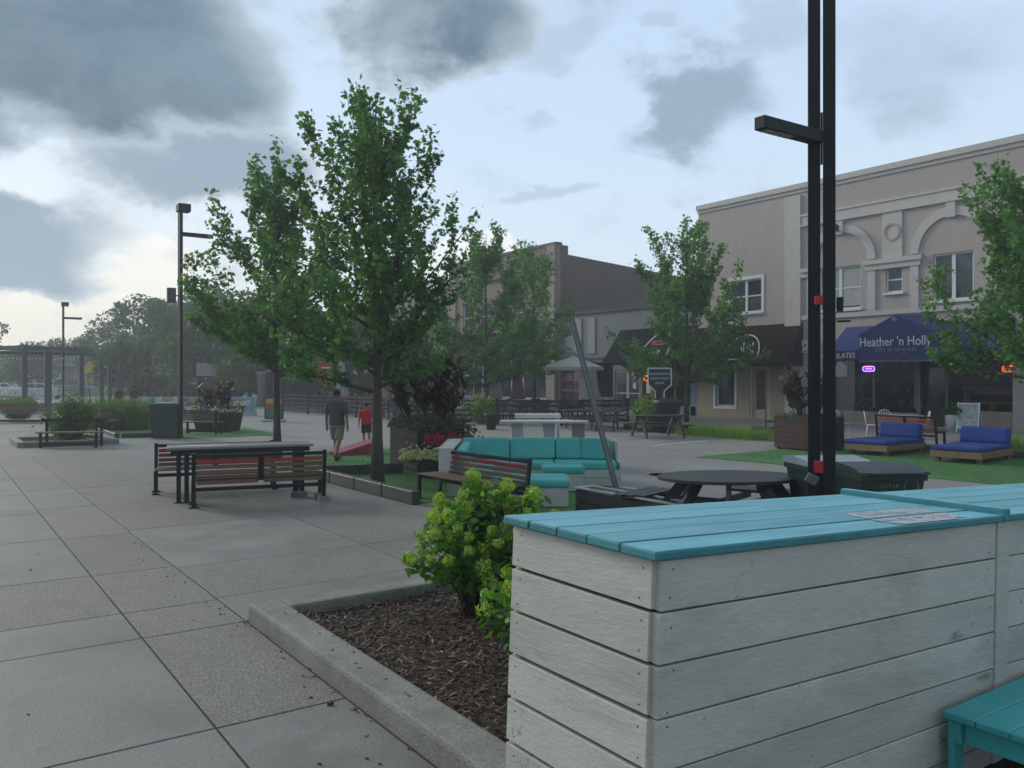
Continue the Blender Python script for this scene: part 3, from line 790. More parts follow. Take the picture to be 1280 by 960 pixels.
# fixtures of the near lamp: red boxes, small speaker, bracket rods
m = MB(); m.cbox((-.075, .03, EYE + (471 - 376) / FX * 9.35), (.03, .09, .10), None, 0, .01); m.build('red_box', M('red_plastic', (.42, .02, .03), .4), lp)
m = MB(); m.cbox((-.075, .03, EYE - (583 - 471) / FX * 9.35), (.05, .10, .14), None, 0, .02); m.build('red_box', MATS['red_plastic'], lp)
m = MB(); m.cbox((-.10, .10, EYE - (598 - 471) / FX * 9.35), (.07, .13, .11), Matrix.Rotation(.5, 3, 'X'), 0, .01); m.build('outlet_cover', M('outlet_grey', (.09, .11, .11), .5), lp)
m = MB(); m.bar((.02, -.16, EYE + (471 - 402) / FX * 9.35), (.02, -.30, EYE + (471 - 402) / FX * 9.35), .02)
m.cbox((.02, -.19, EYE + (471 - 381) / FX * 9.35), (.10, .07, .16), None, 0, .01); m.build('bracket', black_steel, lp)
l2 = lamp('black street lamp with flat arm and sign box, behind the green litter bin', (6.91, 29.3, 0), 7.55, 1)
m = MB(); m.box(-.42, -.14, -.06, .06, 4.5, 5.0, 0, .02); m.bar((-.15, 0, 4.75), (0, 0, 4.75), .04); m.build('speaker', M('speaker_grey', (.06, .07, .075), .6), l2)
p3 = P(79, 53); l3 = lamp('grey street lamp with flat arm, farthest away above the pergola', (p3.x, p3.y, 0), 6.5, 1)

# ================================================================ slatted benches
wood_br = M('bench_wood', (.12, .068, .042), .6, .25, 4, .2, 30, island=.25, fine=.1, fine_scale=60)
red_slat = M('red_slat', (.26, .016, .026), .5, .2, 5)
def slat_bench(label, loc, rz, L=2.1, group='black framed slat benches', red=True, backrest=True, blocks=False, mid=True, stretch=True, hb=.86):
    """seat at +y of the backrest; back faces -y"""
    t = thing('slat_bench', label, 'bench', loc, rz, group)
    sl = MB(); hs = .44
    n = 5
    halves = ((-L / 2 + .07, -.045), (.045, L / 2 - .07)) if mid else ((-L / 2 + .07, L / 2 - .07),)
    if backrest:
        zz = [hb - .135 - i * .082 for i in range(n)]
        for xa, xb in halves:
            for i, z in enumerate(zz):
                y = -.03 + (hb - z) * .16 - .02
                T = Matrix.Translation((0, y, z)) @ Matrix.Rotation(-.16, 4, 'X')
                sl.box(xa, xb, -.014, .014, -.031, .031, 1 if (i == 0 and red) else 0, .004, T)
        sl.build('backrest', [wood_br, red_slat], t)
        tr = MB(); tr.box(-L / 2 + .061, L / 2 - .061, -.05, .0, hb - .075, hb - .02, 0, .004); tr.build('top_rail', black_steel, t)
    se = MB()
    for i in range(5): se.box(-L / 2 + .03, L / 2 - .03, .09 + i * .085, .09 + i * .085 + .075, hs - .03, hs, 0, .005)
    se.build('seat', wood_br, t)
    for s in (-1, 1):
        x = s * (L / 2 - .03)
        leg = MB(); leg.bar((x, .07, 0), (x, -.03, hb), .06, .05, 0, .004); leg.cbox((x, .07, .012), (.14, .14, .02)); leg.build('leg', black_steel, t)
        leg = MB(); leg.bar((x, .47, 0), (x, .47, hs - .031), .06, .05, 0, .004); leg.cbox((x, .47, .012), (.12, .12, .02)); leg.build('leg', black_steel, t)
        arm = MB(); arm.bar((x, .09, hs - .055), (x, .445, hs - .055), .055, .045, 0, .003); arm.build('side_rail', black_steel, t)
        if blocks and s > 0:
            for y in (.07, .47):
                k = MB(); k.box(x - .085, x + .085, y - .085, y + .085, -.04, .09, 0, .01); k.build('foot_block', kerbmat, t)
    if stretch:
        sr = MB(); sr.box(-L / 2 + .06, L / 2 - .06, .03, .065, .26, .32, 0, .004); sr.build('stretcher', black_steel, t)
    if mid and backrest:
        mp_ = MB(); mp_.bar((0, .035, .40), (0, -.045, hb - .02), .09, .03, 0, .003); mp_.build('middle_post', black_steel, t)
    return t
AX = rad(-13)
slat_bench('dark slat bench with red top slat, its back to the camera at the long table', (4.36, 13.28, 0), AX, 2.06, blocks=True)
slat_bench('dark slat bench on the far side of the long table, facing the camera', (4.33, 15.75, 0), AX + PI, 2.06)
# long table between them
tb = thing('long_table', 'long grey board table standing between two slat benches', 'table', (4.36, 14.33, 0), AX)
m = MB(); greyb = M('weathered_board', (.23, .22, .20), .55, .2, 3, .2, 30, stretch=(.5, 4, 4), island=.15, dirt=(.13, .12, .11), dirt_amt=.5)
for i in range(5): m.box(-1.16, 1.16, -.36 + i * .145, -.36 + i * .145 + .139, .865, .905, 0, .005)
m.build('table_top', greyb, tb)
m = MB(); m.box(-1.1, 1.1, -.34, -.30, .79, .864, 0, .003); m.box(-1.1, 1.1, .30, .34, .79, .864, 0, .003); m.build('apron', black_steel, tb)
for x in (-.98, -.86, .86, .98):
    for y in (-.27, .27):
        if (x in (-.86, .86)) and y > 0: continue
        m = MB(); m.box(x - .035, x + .035, y - .04, y + .04, 0, .789, 0, .004); m.build('leg', black_steel, tb)
for x in (-.92, .92):
    m = MB(); m.box(x - .14, x + .14, -.36, -.18, -.04, .10 if x > 0 else .012, 0, .01); m.build('foot_block' if x > 0 else 'foot_plate', kerbmat if x > 0 else black_steel, tb)
m = MB(); pp = [(-.62 + .42 * math.cos(q * PI / 6) * (1 + .2 * math.sin(q * 3)), -.02 + .12 * math.sin(q * PI / 6)) for q in range(12)]
m.prism(pp, 'z', .9055, .9065); m.build('worn_patch', M('worn_pale', (.42, .42, .41), .5, .3, 12), tb)

slat_bench('slat bench with faded red slat beside the timber edging, near the lime shrub', (7.32, 11.35, 0), PI / 2 + rad(4), 2.35, mid=False, hb=.82)
slat_bench('slat bench with maroon top slats behind the left blue daybed', (23.2, 13.45, .09), -PI / 2, 1.85)
for o in bpy.data.objects:
    pass
# benches farther along the pavement
def plain_bench(label, loc, rz, L, n_legs=2, group='dark low benches along the pavement', woodback=False):
    t = thing('park_bench', label, 'bench', loc, rz, group)
    m = MB()
    for i in range(4): m.box(-L / 2, L / 2, -.02 + i * .11, -.02 + i * .11 + .1, .42, .455, 0, .004)
    m.build('seat', wood_br, t)
    m = MB()
    if woodback:
        for i in range(5): m.box(-L / 2 + .03, L / 2 - .03, .44, .47, .5 + i * .075, .5 + i * .075 + .062, 0, .003)
        m.build('backrest', wood_br, t)
    else:
        m.box(-L / 2 - .04, L / 2 + .04, .45, .50, .74, .83, 0, .004); m.build('top_rail', black_steel, t)
    for x in (-L / 2 + .12, L / 2 - .12):
        m = MB(); m.bar((x, .03, 0), (x, .03, .419), .07, .06); m.build('leg', black_steel, t)
        m = MB(); m.bar((x, .475, 0), (x, .475, .86 if woodback else .739), .07, .06 if not woodback else .04); m.build('leg', black_steel, t)
    m = MB(); m.box(-L / 2 + .16, L / 2 - .16, .0, .06, .06, .16); m.build('stretcher', black_steel, t)
    return t
p = P(85, 24.2); plain_bench('narrow dark bench in front of the round bush in a kerbed bed', (p.x, p.y, 0), rad(-35 + 8), 1.75)
p = P(20, 37.0); plain_bench('brown board bench at the far left edge, in front of a planter', (p.x, p.y, 0), rad(-35), 3.6, woodback=True)
p = P(150, 31.5); plain_bench('brown backed bench beside tall ornamental grass, left of the litter bin', (p.x, p.y, 0), rad(62), 2.3, woodback=True)
p = P(256, 30.2); plain_bench('small brown slat bench under the flower pots', (p.x, p.y, 0), rad(140), 1.5, woodback=True)

# bushes
def bush(label, loc, h, w, seed, mat, n=1500, leaf=.09, name='bush', shape=OVAL, group=None, cat='bush', z0=.0):
    rng = np.random.default_rng(seed); root = thing(name, label, cat, loc, 0, group)
    st = MB(); C = []
    for i in range(22):
        az = rng.uniform(0, 2 * PI); q = math.sqrt(rng.uniform(0, 1))
        tip = Vector((math.cos(az) * q * w * .45, math.sin(az) * q * w * .45, h * (.95 - .4 * q * q) * rng.uniform(.7, 1)))
        st.tube([(rng.normal(0, .04), rng.normal(0, .04), 0), tip * .5 + Vector((0, 0, h * .08)), tip], [.012, .008, .003], 4)
        k = n // 22
        t = rng.uniform(.15, 1.05, k)[:, None]
        C.append(np.array(tip)[None, :] * t + rng.normal(0, .075 * (w + h) / 2, (k, 3)))
    C = np.concatenate(C); C[:, 2] = np.clip(C[:, 2], .03, None)
    st.build('stems', stem_m, root)
    leaf_mesh('leaves', C, leaf, shape, mat, root, rng, .5)
    return root
bushl = MLEAF('bush_leaf', (.04, .10, .025), (.11, .19, .045), .35)
yell = MLEAF('lime_leaf', (.10, .19, .02), (.22, .32, .05), .35)
p = P(87, 26.3); bush('round yellow-green bush in a kerbed bed behind the narrow bench', (p.x, p.y, .05), 1.45, 1.8, 4, bushl, 6500, .11)
p = P(22, 39.0); bush('low green bush behind the brown bench at the far left', (p.x, p.y, .1), 1.25, 2.2, 6, bushl, 4200, .13)
def grass_clump(label, loc, w, h, seed, n=900, mat=None, name='ornamental_grass', group=None):
    rng = np.random.default_rng(seed); root = thing(name, label, 'grass plant', loc, 0, group)
    C = np.stack([rng.normal(0, w * .28, n), rng.normal(0, w * .28, n), np.zeros(n)], 1)
    ang = rng.uniform(0, PI, n); u = np.stack([np.cos(ang), np.sin(ang), 0 * ang], 1) * .03
    v = np.stack([C[:, 0] / w * .6 + rng.normal(0, .2, n), C[:, 1] / w * .6 + rng.normal(0, .2, n), np.ones(n)], 1)
    leaf_mesh('blades', C, h, BLADE, mat or bushl, root, rng, frames=(u, v, np.zeros((n, 3))), bend=0); return root
p = P(136, 33.0); grass_clump('tall ornamental grass left of the brown backed bench', (p.x, p.y, 0), 1.0, 1.15, 3)
p = P(168, 32.5); grass_clump('tall ornamental grass right of the brown backed bench', (p.x, p.y, 0), .9, 1.1, 5)
# kerbed bed round the bush, timber edgings
m = MB(); x0, x1, y0, y1 = 2.1, 4.2, 27.6, 30.4
p0 = (2.3, 27.2)
m.box(2.1, 2.3, 27.9, 30.6, 0, .16, 0, .02); m.box(2.3, 4.6, 27.9, 28.1, 0, .158, 0, .02); m.box(4.6, 4.8, 27.9, 30.6, 0, .16, 0, .02); m.box(2.3, 4.6, 30.4, 30.6, 0, .158, 0, .02)
m.box(2.3, 4.6, 28.1, 30.4, .0, .06, 1)
o = m.build('kerbed_bed', [kerbmat, soil]); tag(o, 'low concrete kerbed bed around the round bush at left', 'planting bed')
def edging(label, segs, hgt=.22, w=.15):
    """row of black timbers, every timber with its own ends"""
    m = MB()
    for a, b in segs:
        a, b = Vector((a[0], a[1], hgt / 2)), Vector((b[0], b[1], hgt / 2))
        L = (b - a).length; k = max(1, round(L / 1.2))
        for i in range(k):
            m.bar(a.lerp(b, i / k + .004), a.lerp(b, (i + 1) / k - .004), w, hgt, 0, .012)
    o = m.build('timber_edging', M('edging_timber', (.035, .045, .045), .55, .3, 4, .2, island=.25)); return tag(o, label, 'edging')
edging('black timber edging between pavement and turf behind the long table', [((6.42, 11.9), (6.42, 16.4)), ((6.5, 16.47), (8.3, 16.0))])
edging('short black timber edging round the turf right of the brown backed bench', [((5.3, 30.5), (6.9, 30.3)), ((5.2, 30.6), (5.2, 34))], .16)
edging('long low dark edging around the grass bed across the street', [((22.3, 24.4), (22.5, 19.0)), ((22.5, 18.9), (22.55, 17.6))], .20)
edging('dark edging behind the blue daybeds', [((22.3, 15.0), (22.3, 11.9)), ((22.32, 11.6), (22.34, 6.5))], .2)
# planter trough (black slatted) right of the turquoise ottoman
t = thing('planter_trough', 'black slatted trough with pale rim behind the bar counter', 'planter', (8.0, 8.62, 0), 0)
m = MB()
for i in range(2): m.box(-.16, -.13, -1.02, 1.02, .03 + i * .185, .03 + i * .185 + .165, 0, .004); m.box(.13, .16, -1.02, 1.02, .03 + i * .185, .03 + i * .185 + .165, 0, .004)
m.box(-.129, .129, -1.02, -.99, .02, .40); m.box(-.129, .129, .99, 1.02, .02, .40); m.build('sides', black_wood, t)
m = MB(); m.box(-.18, .18, .93, 1.04, .405, .43, 0, .003); m.box(-.18, .18, -1.04, -.93, .405, .43, 0, .003); m.box(-.18, -.11, -.928, .928, .405, .43, 0, .003); m.box(.11, .18, -.928, .928, .405, .43, 0, .003); m.build('rim', M('trough_rim', (.30, .31, .32), .4, .2, 4), t)
m = MB(); m.box(-.128, .128, -.988, .988, .02, .36); m.build('soil', soil, t)
# sail post, leaning
t = thing('leaning_post', 'slim grey post leaning to the left beside the turquoise sofa', 'post', (9.75, 10.82, 0), -YAW)
m = MB(); m.bar((0, 0, .0), (-.80, .1, 3.08), .135, .10, 0, .008); m.build('shaft', M('sail_post_grey', (.15, .16, .16), .5, .15, 3), t)
m = MB(); m.bar((-.03, -.075, .12), (-.80, .022, 3.0), .018, .03); m.build('cable_guide', M('guide_pale', (.22, .23, .24), .4), t)
m = MB(); m.box(-.13, .13, -.13, .13, 0, .018, 0, .004); m.build('base_plate', grey_steel, t)

# ================================================================ turquoise sofa set
cush = M('turquoise_cushion', (.075, .41, .385), .8, .10, 2.2, .25, 9, fine=.06, fine_scale=150)
wplank = M('sofa_white_plank', (.47, .48, .46), .6, .15, 3, .2, island=.1, dirt=(.25, .24, .22), dirt_amt=.4)
def cushion(m, x0, x1, y0, y1, z0, z1, b=.045): m.box(x0, x1, y0, y1, z0, z1, 0, b)
o_ = P(665, 15.75)
sofa = thing('corner_sofa', 'turquoise cushioned corner sofa on a white plank base', 'sofa', (o_.x, o_.y, 0), -YAW)
m = MB()
for i in range(2): m.box(-1.45, 1.62, -.17, -.14, .02 + i * .155, .02 + i * .155 + .145, 0, .004)
m.box(-1.45, 1.62, -.139, .60, .02, .315); m.box(1.6205, 1.65, -.17, .34, .02, .46, 0, .004); m.box(1.6205, 1.65, .341, .80, .02, .82, 0, .004)
m.box(-1.45, 1.62, .72, .78, .02, .80, 0, .004)
for i in range(2): m.box(-1.47, -1.44, -1.5, -.171, .02 + i * .155, .02 + i * .155 + .145, 0, .004)
m.box(-1.439, -.70, -1.5, -.172, .02, .315)
m.build('base', wplank, sofa)
m = MB()
for i in range(3): m.box(-1.62, -1.58, -1.5, .62, .33 + i * .165, .33 + i * .165 + .158, 0, .004)
m.box(-1.62, -1.36, -1.55, .62, .815, .845, 0, .004); m.box(-1.6, -1.36, -1.55, -1.51, .33, .814, 0, .004)
m.build('arm_rest', wplank, sofa)
for x0, x1 in ((-1.40, -.42), (-.41, .42), (.43, 1.58)):
    m = MB(); cushion(m, x0, x1, -.15, .56, .32, .46); m.build('seat_cushion', cush, sofa)
m = MB(); cushion(m, -1.36, -.68, -1.48, -.16, .32, .46); m.build('seat_cushion', cush, sofa)
for x0, x1, a in ((-1.33, -.42, 0), (-.41, .46, 0), (.47, .96, .0), (.95, 1.50, .35)):
    m = MB(); T = Matrix.Translation(((x0 + x1) / 2, .56 - (.10 if a else 0), .66)) @ Matrix.Rotation(-a, 4, 'Z') @ Matrix.Rotation(-.12, 4, 'X')
    m.box(-(x1 - x0) / 2, (x1 - x0) / 2, -.09, .09, -.20, .21, 0, .055, T); m.build('back_cushion', cush, sofa)
m = MB(); T = Matrix.Translation((-1.26, -.35, .64)) @ Matrix.Rotation(.12, 4, 'Y'); m.box(-.085, .085, -1.05, .80, -.19, .17, 0, .05, T); m.build('back_cushion', cush, sofa)
pf = P(703, 15.2)
t = thing('footstool', 'small turquoise cushioned footstool pushed against the sofa front', 'footstool', (pf.x, pf.y, 0), -YAW)
m = MB(); m.box(-.36, .36, -.30, .30, .02, .33, 0, .006); m.build('base', wplank, t)
m = MB(); cushion(m, -.38, .38, -.33, .30, .331, .455); m.build('cushion', cush, t)
pf = P(672, 13.55)
t = thing('ottoman', 'wide flat turquoise ottoman on a white base, behind the lime shrub', 'ottoman', (pf.x, pf.y, 0), -YAW)
m = MB(); m.box(-.72, .47, -.42, .48, .02, .315, 0, .006); m.build('base', wplank, t)
m = MB(); cushion(m, -.75, .50, -.45, .02, .316, .44); cushion(m, -.75, .50, .025, .50, .316, .44); m.build('cushion', cush, t)
# white slab table
pf = P(680, 19.3)
t = thing('slab_table', 'pale high table with three broad legs behind the turquoise sofa', 'table', (pf.x, pf.y, 0), -YAW + rad(4))
gw = M('pale_laminate', (.46, .47, .46), .5, .1, 4)
m = MB(); m.prism([(-1.05, -.28), (.95, -.42), (1.02, -.1), (.55, .42), (-.95, .42)], 'z', 1.0, 1.045); m.build('table_top', gw, t)
for x, y in ((-.62, .0), (.12, .05), (.78, -.1)):
    m = MB(); m.box(x - .13, x + .13, y - .12, y + .12, 0, .999, 0, .006); m.build('leg', gw if x < .5 else M('grey_laminate', (.2, .22, .23), .5), t)
pf = P(672, 20.2)
t = thing('white_bin_table', 'white panel table behind the high pale table', 'table', (pf.x, pf.y, 0), -YAW)
m = MB(); m.box(-.55, .55, -.2, .2, 1.06, 1.16, 0, .006); m.build('table_top', white_paint, t)
for x in (-.48, .48): m = MB(); m.box(x - .04, x + .04, -.16, .16, 0, 1.059, 0, .004); m.build('leg', white_paint, t)

# ================================================================ picnic tables
pic_wood = M('picnic_wood', (.042, .040, .040), .55, .25, 4, .25, 25, island=.25)
def picnic(label, loc, rz, L=1.8, group='dark wooden picnic tables', mat=None):
    mat = mat or pic_wood
    t = thing('picnic_table', label, 'picnic table', loc, rz, group)
    m = MB()
    for i in range(5): m.box(-L / 2, L / 2, -.37 + i * .15, -.37 + i * .15 + .142, .71, .75, 0, .005)
    m.build('table_top', mat, t)
    for s in (-1, 1):
        m = MB()
        for i in range(2): m.box(-L / 2, L / 2, s * .72 - .14 + i * .145, s * .72 - .14 + i * .145 + .135, .41, .45, 0, .005)
        m.build('seat', mat, t)
    for x in (-L / 2 + .28, L / 2 - .28):
        m = MB()
        for s in (-1, 1): m.bar((x, s * .68, 0), (x, s * .22, .709), .05, .14)
        m.bar((x + .05, -.84, .365), (x + .05, .84, .365), .04, .088); m.bar((x + .05, -.36, .665), (x + .05, .36, .665), .04, .085); m.build('leg_frame', mat, t)
    return t
def round_picnic(label, loc, rz):
    t = thing('picnic_table', label, 'picnic table', loc, rz, 'dark wooden picnic tables')
    m = MB(); R = .92
    for i in range(7):
        y0 = -R + i * 2 * R / 7 + .004; y1 = -R + (i + 1) * 2 * R / 7 - .004
        n = 6; pts = []
        ys = [y0 + (y1 - y0) * k / n for k in range(n + 1)]
        pts = [(math.sqrt(max(0, R * R - y * y)) + .02, y * .74) for y in ys] + [(-math.sqrt(max(0, R * R - y * y)) - .02, y * .74) for y in reversed(ys)]
        m.prism(pts, 'z', .715, .755)
    m.build('table_top', pic_wood, t)
    for k in range(4):
        a = k * PI / 2 + PI / 4; d = Vector((math.cos(a), math.sin(a), 0)); q = Vector((-d.y, d.x, 0))
        m = MB()
        for s in (-1, 1): m.bar(d * 1.0 + q * s * .40, d * .50 + q * s * .20 + Vector((0, 0, .714)), .05, .15)
        m.bar(d * 1.25 + q * .2 + Vector((0, 0, .37)), q * .2 + d * .1 + Vector((0, 0, .37)), .04, .09); m.bar(d * 1.25 - q * .2 + Vector((0, 0, .37)), -q * .2 + d * .1 + Vector((0, 0, .37)), .04, .09)
        m.build('leg_frame', pic_wood, t)
        m = MB(); c = d * 1.22
        for s in (-.15, 0, .15):
            R_ = Matrix((q, -d, Vector((0, 0, 1)))).transposed(); m.cbox(c + d * s + Vector((0, 0, .435)), (.95 + s * .5, .135, .04), R_, 0, .004)
        m.build('seat', pic_wood, t)
    return t
pf = P(911, 11.0); round_picnic('dark round picnic table with four seats, just beyond the bar counter', (pf.x, pf.y, 0), -YAW + rad(8))
pf = P(822, 28.6); picnic('dark picnic table in the open street in front of the barrel planter', (pf.x, pf.y, 0), -YAW + rad(14), 1.9)
pf = P(728, 33.2); picnic('picnic table by the patio fence, right behind the leaning post', (pf.x, pf.y, 0), -YAW + rad(8), 1.6)
pf = P(759, 32.2); picnic('shorter picnic table right of the leaning post', (pf.x, pf.y, 0), -YAW - rad(15), 1.2)

# ================================================================ wheeled bins
bin_g = M('bin_green', (.016, .04, .03), .45, .2, 3, .1, dirt=(.05, .06, .055), dirt_amt=.4)
lid_w = M('lid_pale', (.36, .40, .40), .35, .2, 3)
logo = M('logo_white', (.20, .22, .21), .6, .2, 20)
def cart(label, loc, rz, lid_mat, mark=False):
    t = thing('wheeled_bin', label, 'bin', loc, rz, 'green wheeled bins by the lamp')
    m = MB()
    def ring(hw, y0, y1, z): return [(-hw, y0, z), (hw, y0, z), (hw, y1, z), (-hw, y1, z)]
    rings = [ring(.29, -.28, .24, .05), ring(.37, -.37, .36, .88), ring(.395, -.40, .39, .89), ring(.395, -.40, .39, .955)]
    vs = [p for r_ in rings for p in r_]; fs = [(3, 2, 1, 0), (12, 13, 14, 15)]
    for i in range(3):
        for k in range(4): fs.append((i * 4 + k, i * 4 + (k + 1) % 4, i * 4 + 4 + (k + 1) % 4, i * 4 + 4 + k))
    m.add(vs, fs)
    for x in (-.2, 0, .2): m.bar((x, -.290, .15), (x, -.372, .80), .03, .012)
    m.build('body', bin_g, t)
    m = MB()
    pr = [(-.43, .957), (-.42, .985), (-.25, 1.03), (.1, 1.055), (.38, 1.03), (.42, .99), (.42, .957)]
    m.prism(pr, 'x', -.41, .41); m.box(-.30, .30, -.475, -.43, .962, .985, 0, .005); m.build('lid', lid_mat, t)
    m = MB(); m.tube([(-.3, .45, 1.0), (.3, .45, 1.0)], .016, 8); m.bar((-.3, .40, .93), (-.3, .46, 1.0), .03); m.bar((.3, .40, .93), (.3, .46, 1.0), .03); m.build('handle', bin_g, t)
    for x in (-.3, .3):
        m = MB(); m.tube([(x - .03, .28, .12), (x + .03, .28, .12)], .12, 14); m.build('wheel', black_steel, t)
    if mark:
        rx = PI / 2 + math.atan2(.09, .83) * -1
        text_mesh('lettering', 'CITY OF', .06, logo, t, (-.03, -.366, .83), (rx, 0, 0), .002, label='white CITY OF lettering')
        text_mesh('lettering', 'MIDLAND', .075, logo, t, (-.02, -.357, .745), (rx, 0, 0), .002, label='white MIDLAND lettering')
        e = MB(); e.tube([(.22 + .085 * math.cos(a), -.366 - (.09 / .83) * (.075 * math.sin(a)) - .003, .82 + .075 * math.sin(a)) for a in [k * PI / 10 for k in range(-4, 15)]], .006, 5); e.build('emblem', logo, t)
    return t
pf = P(1094, 9.75); cart('green wheeled bin with white lettering, right of the lamp post', (pf.x, pf.y, 0), -YAW + rad(6), bin_g, True)
pf = P(1034, 10.55); cart('green wheeled bin with pale lid, behind the lamp post', (pf.x, pf.y, 0), -YAW + rad(6), lid_w)
# litter bin on the pavement
p = P(208, 28.3)
t = thing('litter_bin', 'square dark green litter bin in front of the lamp at left', 'litter bin', (p.x, p.y, 0), rad(-22))
m = MB(); 
rg = lambda h_, z: [(-h_, -h_, z), (h_, -h_, z), (h_, h_, z), (-h_, h_, z)]
vs = rg(.40, .03) + rg(.45, 1.08); m.add(vs, [(3, 2, 1, 0), (4, 5, 6, 7)] + [(k, (k + 1) % 4, 4 + (k + 1) % 4, 4 + k) for k in range(4)]); m.build('body', bin_g, t)
m = MB(); m.box(-.48, .48, -.48, .48, 1.081, 1.15, 0, .02); m.build('rim', bin_g, t)
m = MB(); m.box(-.3, .3, -.3, .3, 1.151, 1.19, 0, .015); m.build('lid', M('lid_metal', (.35, .36, .37), .35), t)

# ================================================================ planters and flowers
dark_red = M('oxblood_board', (.036, .010, .012), .55, .25, 4, .2, island=.2)
canna = MLEAF('canna_leaf', (.022, .013, .016), (.065, .03, .028), .25)
canna_hi = MLEAF('canna_leaf_bronze', (.06, .035, .025), (.14, .085, .05), .25)
silver = MLEAF('silver_green_leaf', (.05, .085, .045), (.13, .18, .10), .3)
dkgreen = MLEAF('dark_green_leaf', (.02, .055, .02), (.05, .11, .035), .3)
def spray(root, name, area, z, n, size, mat, seed, zs=.1, shape=OVAL, up=.4):
    rng = np.random.default_rng(seed); x0, x1, y0, y1 = area
    C = np.stack([rng.uniform(x0, x1, n), rng.uniform(y0, y1, n), z + np.abs(rng.normal(0, zs, n))], 1)
    return stuff(leaf_mesh(name, C, size, shape, mat, root, rng, up))
CLEAF = np.array([(0, -.5), (.13, -.3), (.2, -.05), (.17, .2), (.08, .42), (0, .55), (-.08, .42), (-.17, .2), (-.2, -.05), (-.13, -.3)])
def cannas(root, cx, cy, z, h, w, n, seed, name='canna_leaves', mat=None):
    """broad upright leaves on stalks"""
    rng = np.random.default_rng(seed); st = MB(); C = []; U = []; V = []; Wn = []
    for i in range(n):
        az = rng.uniform(0, 2 * PI); q = math.sqrt(rng.uniform(0, 1)); hh = h * rng.uniform(.6, 1)
        b = Vector((cx + math.cos(az) * q * w * .35, cy + math.sin(az) * q * w * .35, z)); tpt = Vector((cx + math.cos(az) * q * w * .78, cy + math.sin(az) * q * w * .78, z + hh))
        st.tube([b, b.lerp(tpt, .5), tpt], [.016, .012, .006], 5)
        for k in range(17):
            t = rng.uniform(.22, 1.0); p = b.lerp(tpt, t); a2 = rng.uniform(0, 2 * PI)
            out_ = Vector((math.cos(a2), math.sin(a2), rng.uniform(.0, 1.3))).normalized(); side = out_.cross(Vector((0, 0, 1))).normalized(); nn = side.cross(out_)
            C.append(np.array(p + out_ * .14)); U.append(np.array(side) * 1.0); V.append(np.array(out_)); Wn.append(np.array(nn))
    st.build('stalks', stem_m, root)
    return leaf_mesh(name, np.array(C), .34, CLEAF, mat or canna, root, rng, frames=(np.array(U), np.array(V), np.array(Wn)), bend=.22)
def box_planter(label, loc, rz, sx, sy, h, group='oxblood board planters'):
    t = thing('box_planter', label, 'planter', loc, rz, group)
    m = MB(); nb = 6
    for i in range(nb):
        z0 = .06 + i * (h - .08) / nb; z1 = z0 + (h - .08) / nb - .006
        m.box(-sx / 2, sx / 2, -sy / 2, -sy / 2 + .03, z0, z1, 0, .004); m.box(-sx / 2, sx / 2, sy / 2 - .03, sy / 2, z0, z1, 0, .004)
        m.box(-sx / 2, -sx / 2 + .03, -sy / 2 + .031, sy / 2 - .031, z0, z1, 0, .004); m.box(sx / 2 - .03, sx / 2, -sy / 2 + .031, sy / 2 - .031, z0, z1, 0, .004)
    m.box(-sx / 2 + .05, sx / 2 - .05, -sy / 2 + .05, sy / 2 - .05, 0, .059)
    m.build('boards', dark_red, t)
    m = MB(); m.box(-sx / 2 + .032, sx / 2 - .032, -sy / 2 + .032, sy / 2 - .032, .1, h - .05); m.build('soil', soil, t)
    return t
dark_red_a = dark_red; dark_red = M('dark_board', (.012, .006, .006), .5, .25, 4, .2, island=.2)
pl = box_planter('dark board planter with tall purple cannas behind the turquoise sofa', (9.12, 16.45, 0), rad(-4), 1.12, 1.5, 1.04)
cannas(pl, 0, 0, 1.0, 1.65, 1.35, 26, 2); cannas(pl, .1, -.2, 1.0, 1.5, 1.3, 4, 12, 'bronze_leaves', canna_hi)
spray(pl, 'trailing_leaves', (-.6, .65, -.85, .85), .92, 2000, .085, silver, 3, .13)
spray(pl, 'hanging_leaves', (.5, .78, -.95, .6), .66, 900, .075, dkgreen, 5, .2)
dark_red = dark_red_a
pf = P(1011, 23.7)
pr_ = box_planter('oxblood board planter with tall bronze foliage beside the lamp post', (pf.x, pf.y, 0), rad(-6), 1.3, 1.35, .95)
cannas(pr_, 0, 0, .9, 1.5, 1.0, 13, 8, mat=canna_hi); cannas(pr_, 0, 0, .9, 1.3, .9, 8, 18, 'purple_leaves', canna)
spray(pr_, 'trailing_leaves', (-.68, .68, -.72, .72), .86, 1100, .075, silver, 9, .08)
# flower tub
tubm = M('tub_dark', (.03, .028, .03), .6)
pf = P(556, 17.0)
t = thing('flower_tub', 'tub of cream and red begonias between the dark planter and the sofa', 'planter', (pf.x, pf.y, 0), -YAW)
m = MB(); m.lathe([(.30, 0), (.36, .32), (.39, .34), (.39, .40), (.35, .40), (.33, .34)], n=24, sx=1.5); m.build('pot', tubm, t)
spray(t, 'leaves', (-.75, .72, -.45, .45), .34, 900, .09, MLEAF('begonia_leaf', (.04, .09, .03), (.10, .15, .05), .3), 4, .10)
spray(t, 'cream_flowers', (-.85, .8, -.6, .2), .42, 1100, .075, MLEAF('cream_petal', (.42, .40, .24), (.62, .58, .40), .3), 5, .09)
spray(t, 'red_flowers', (-.45, .3, .05, .5), .66, 420, .085, MLEAF('red_petal', (.22, .012, .02), (.42, .03, .04), .3), 6, .09)
pf = P(590, 17.3)
t = thing('flower_pot', 'small pot of red begonias behind the left end of the sofa', 'flower pot', (pf.x, pf.y, 0), 0)
m = MB(); m.lathe([(.2, 0), (.27, .55), (.29, .57), (.25, .57)], n=20); m.build('pot', tubm, t)
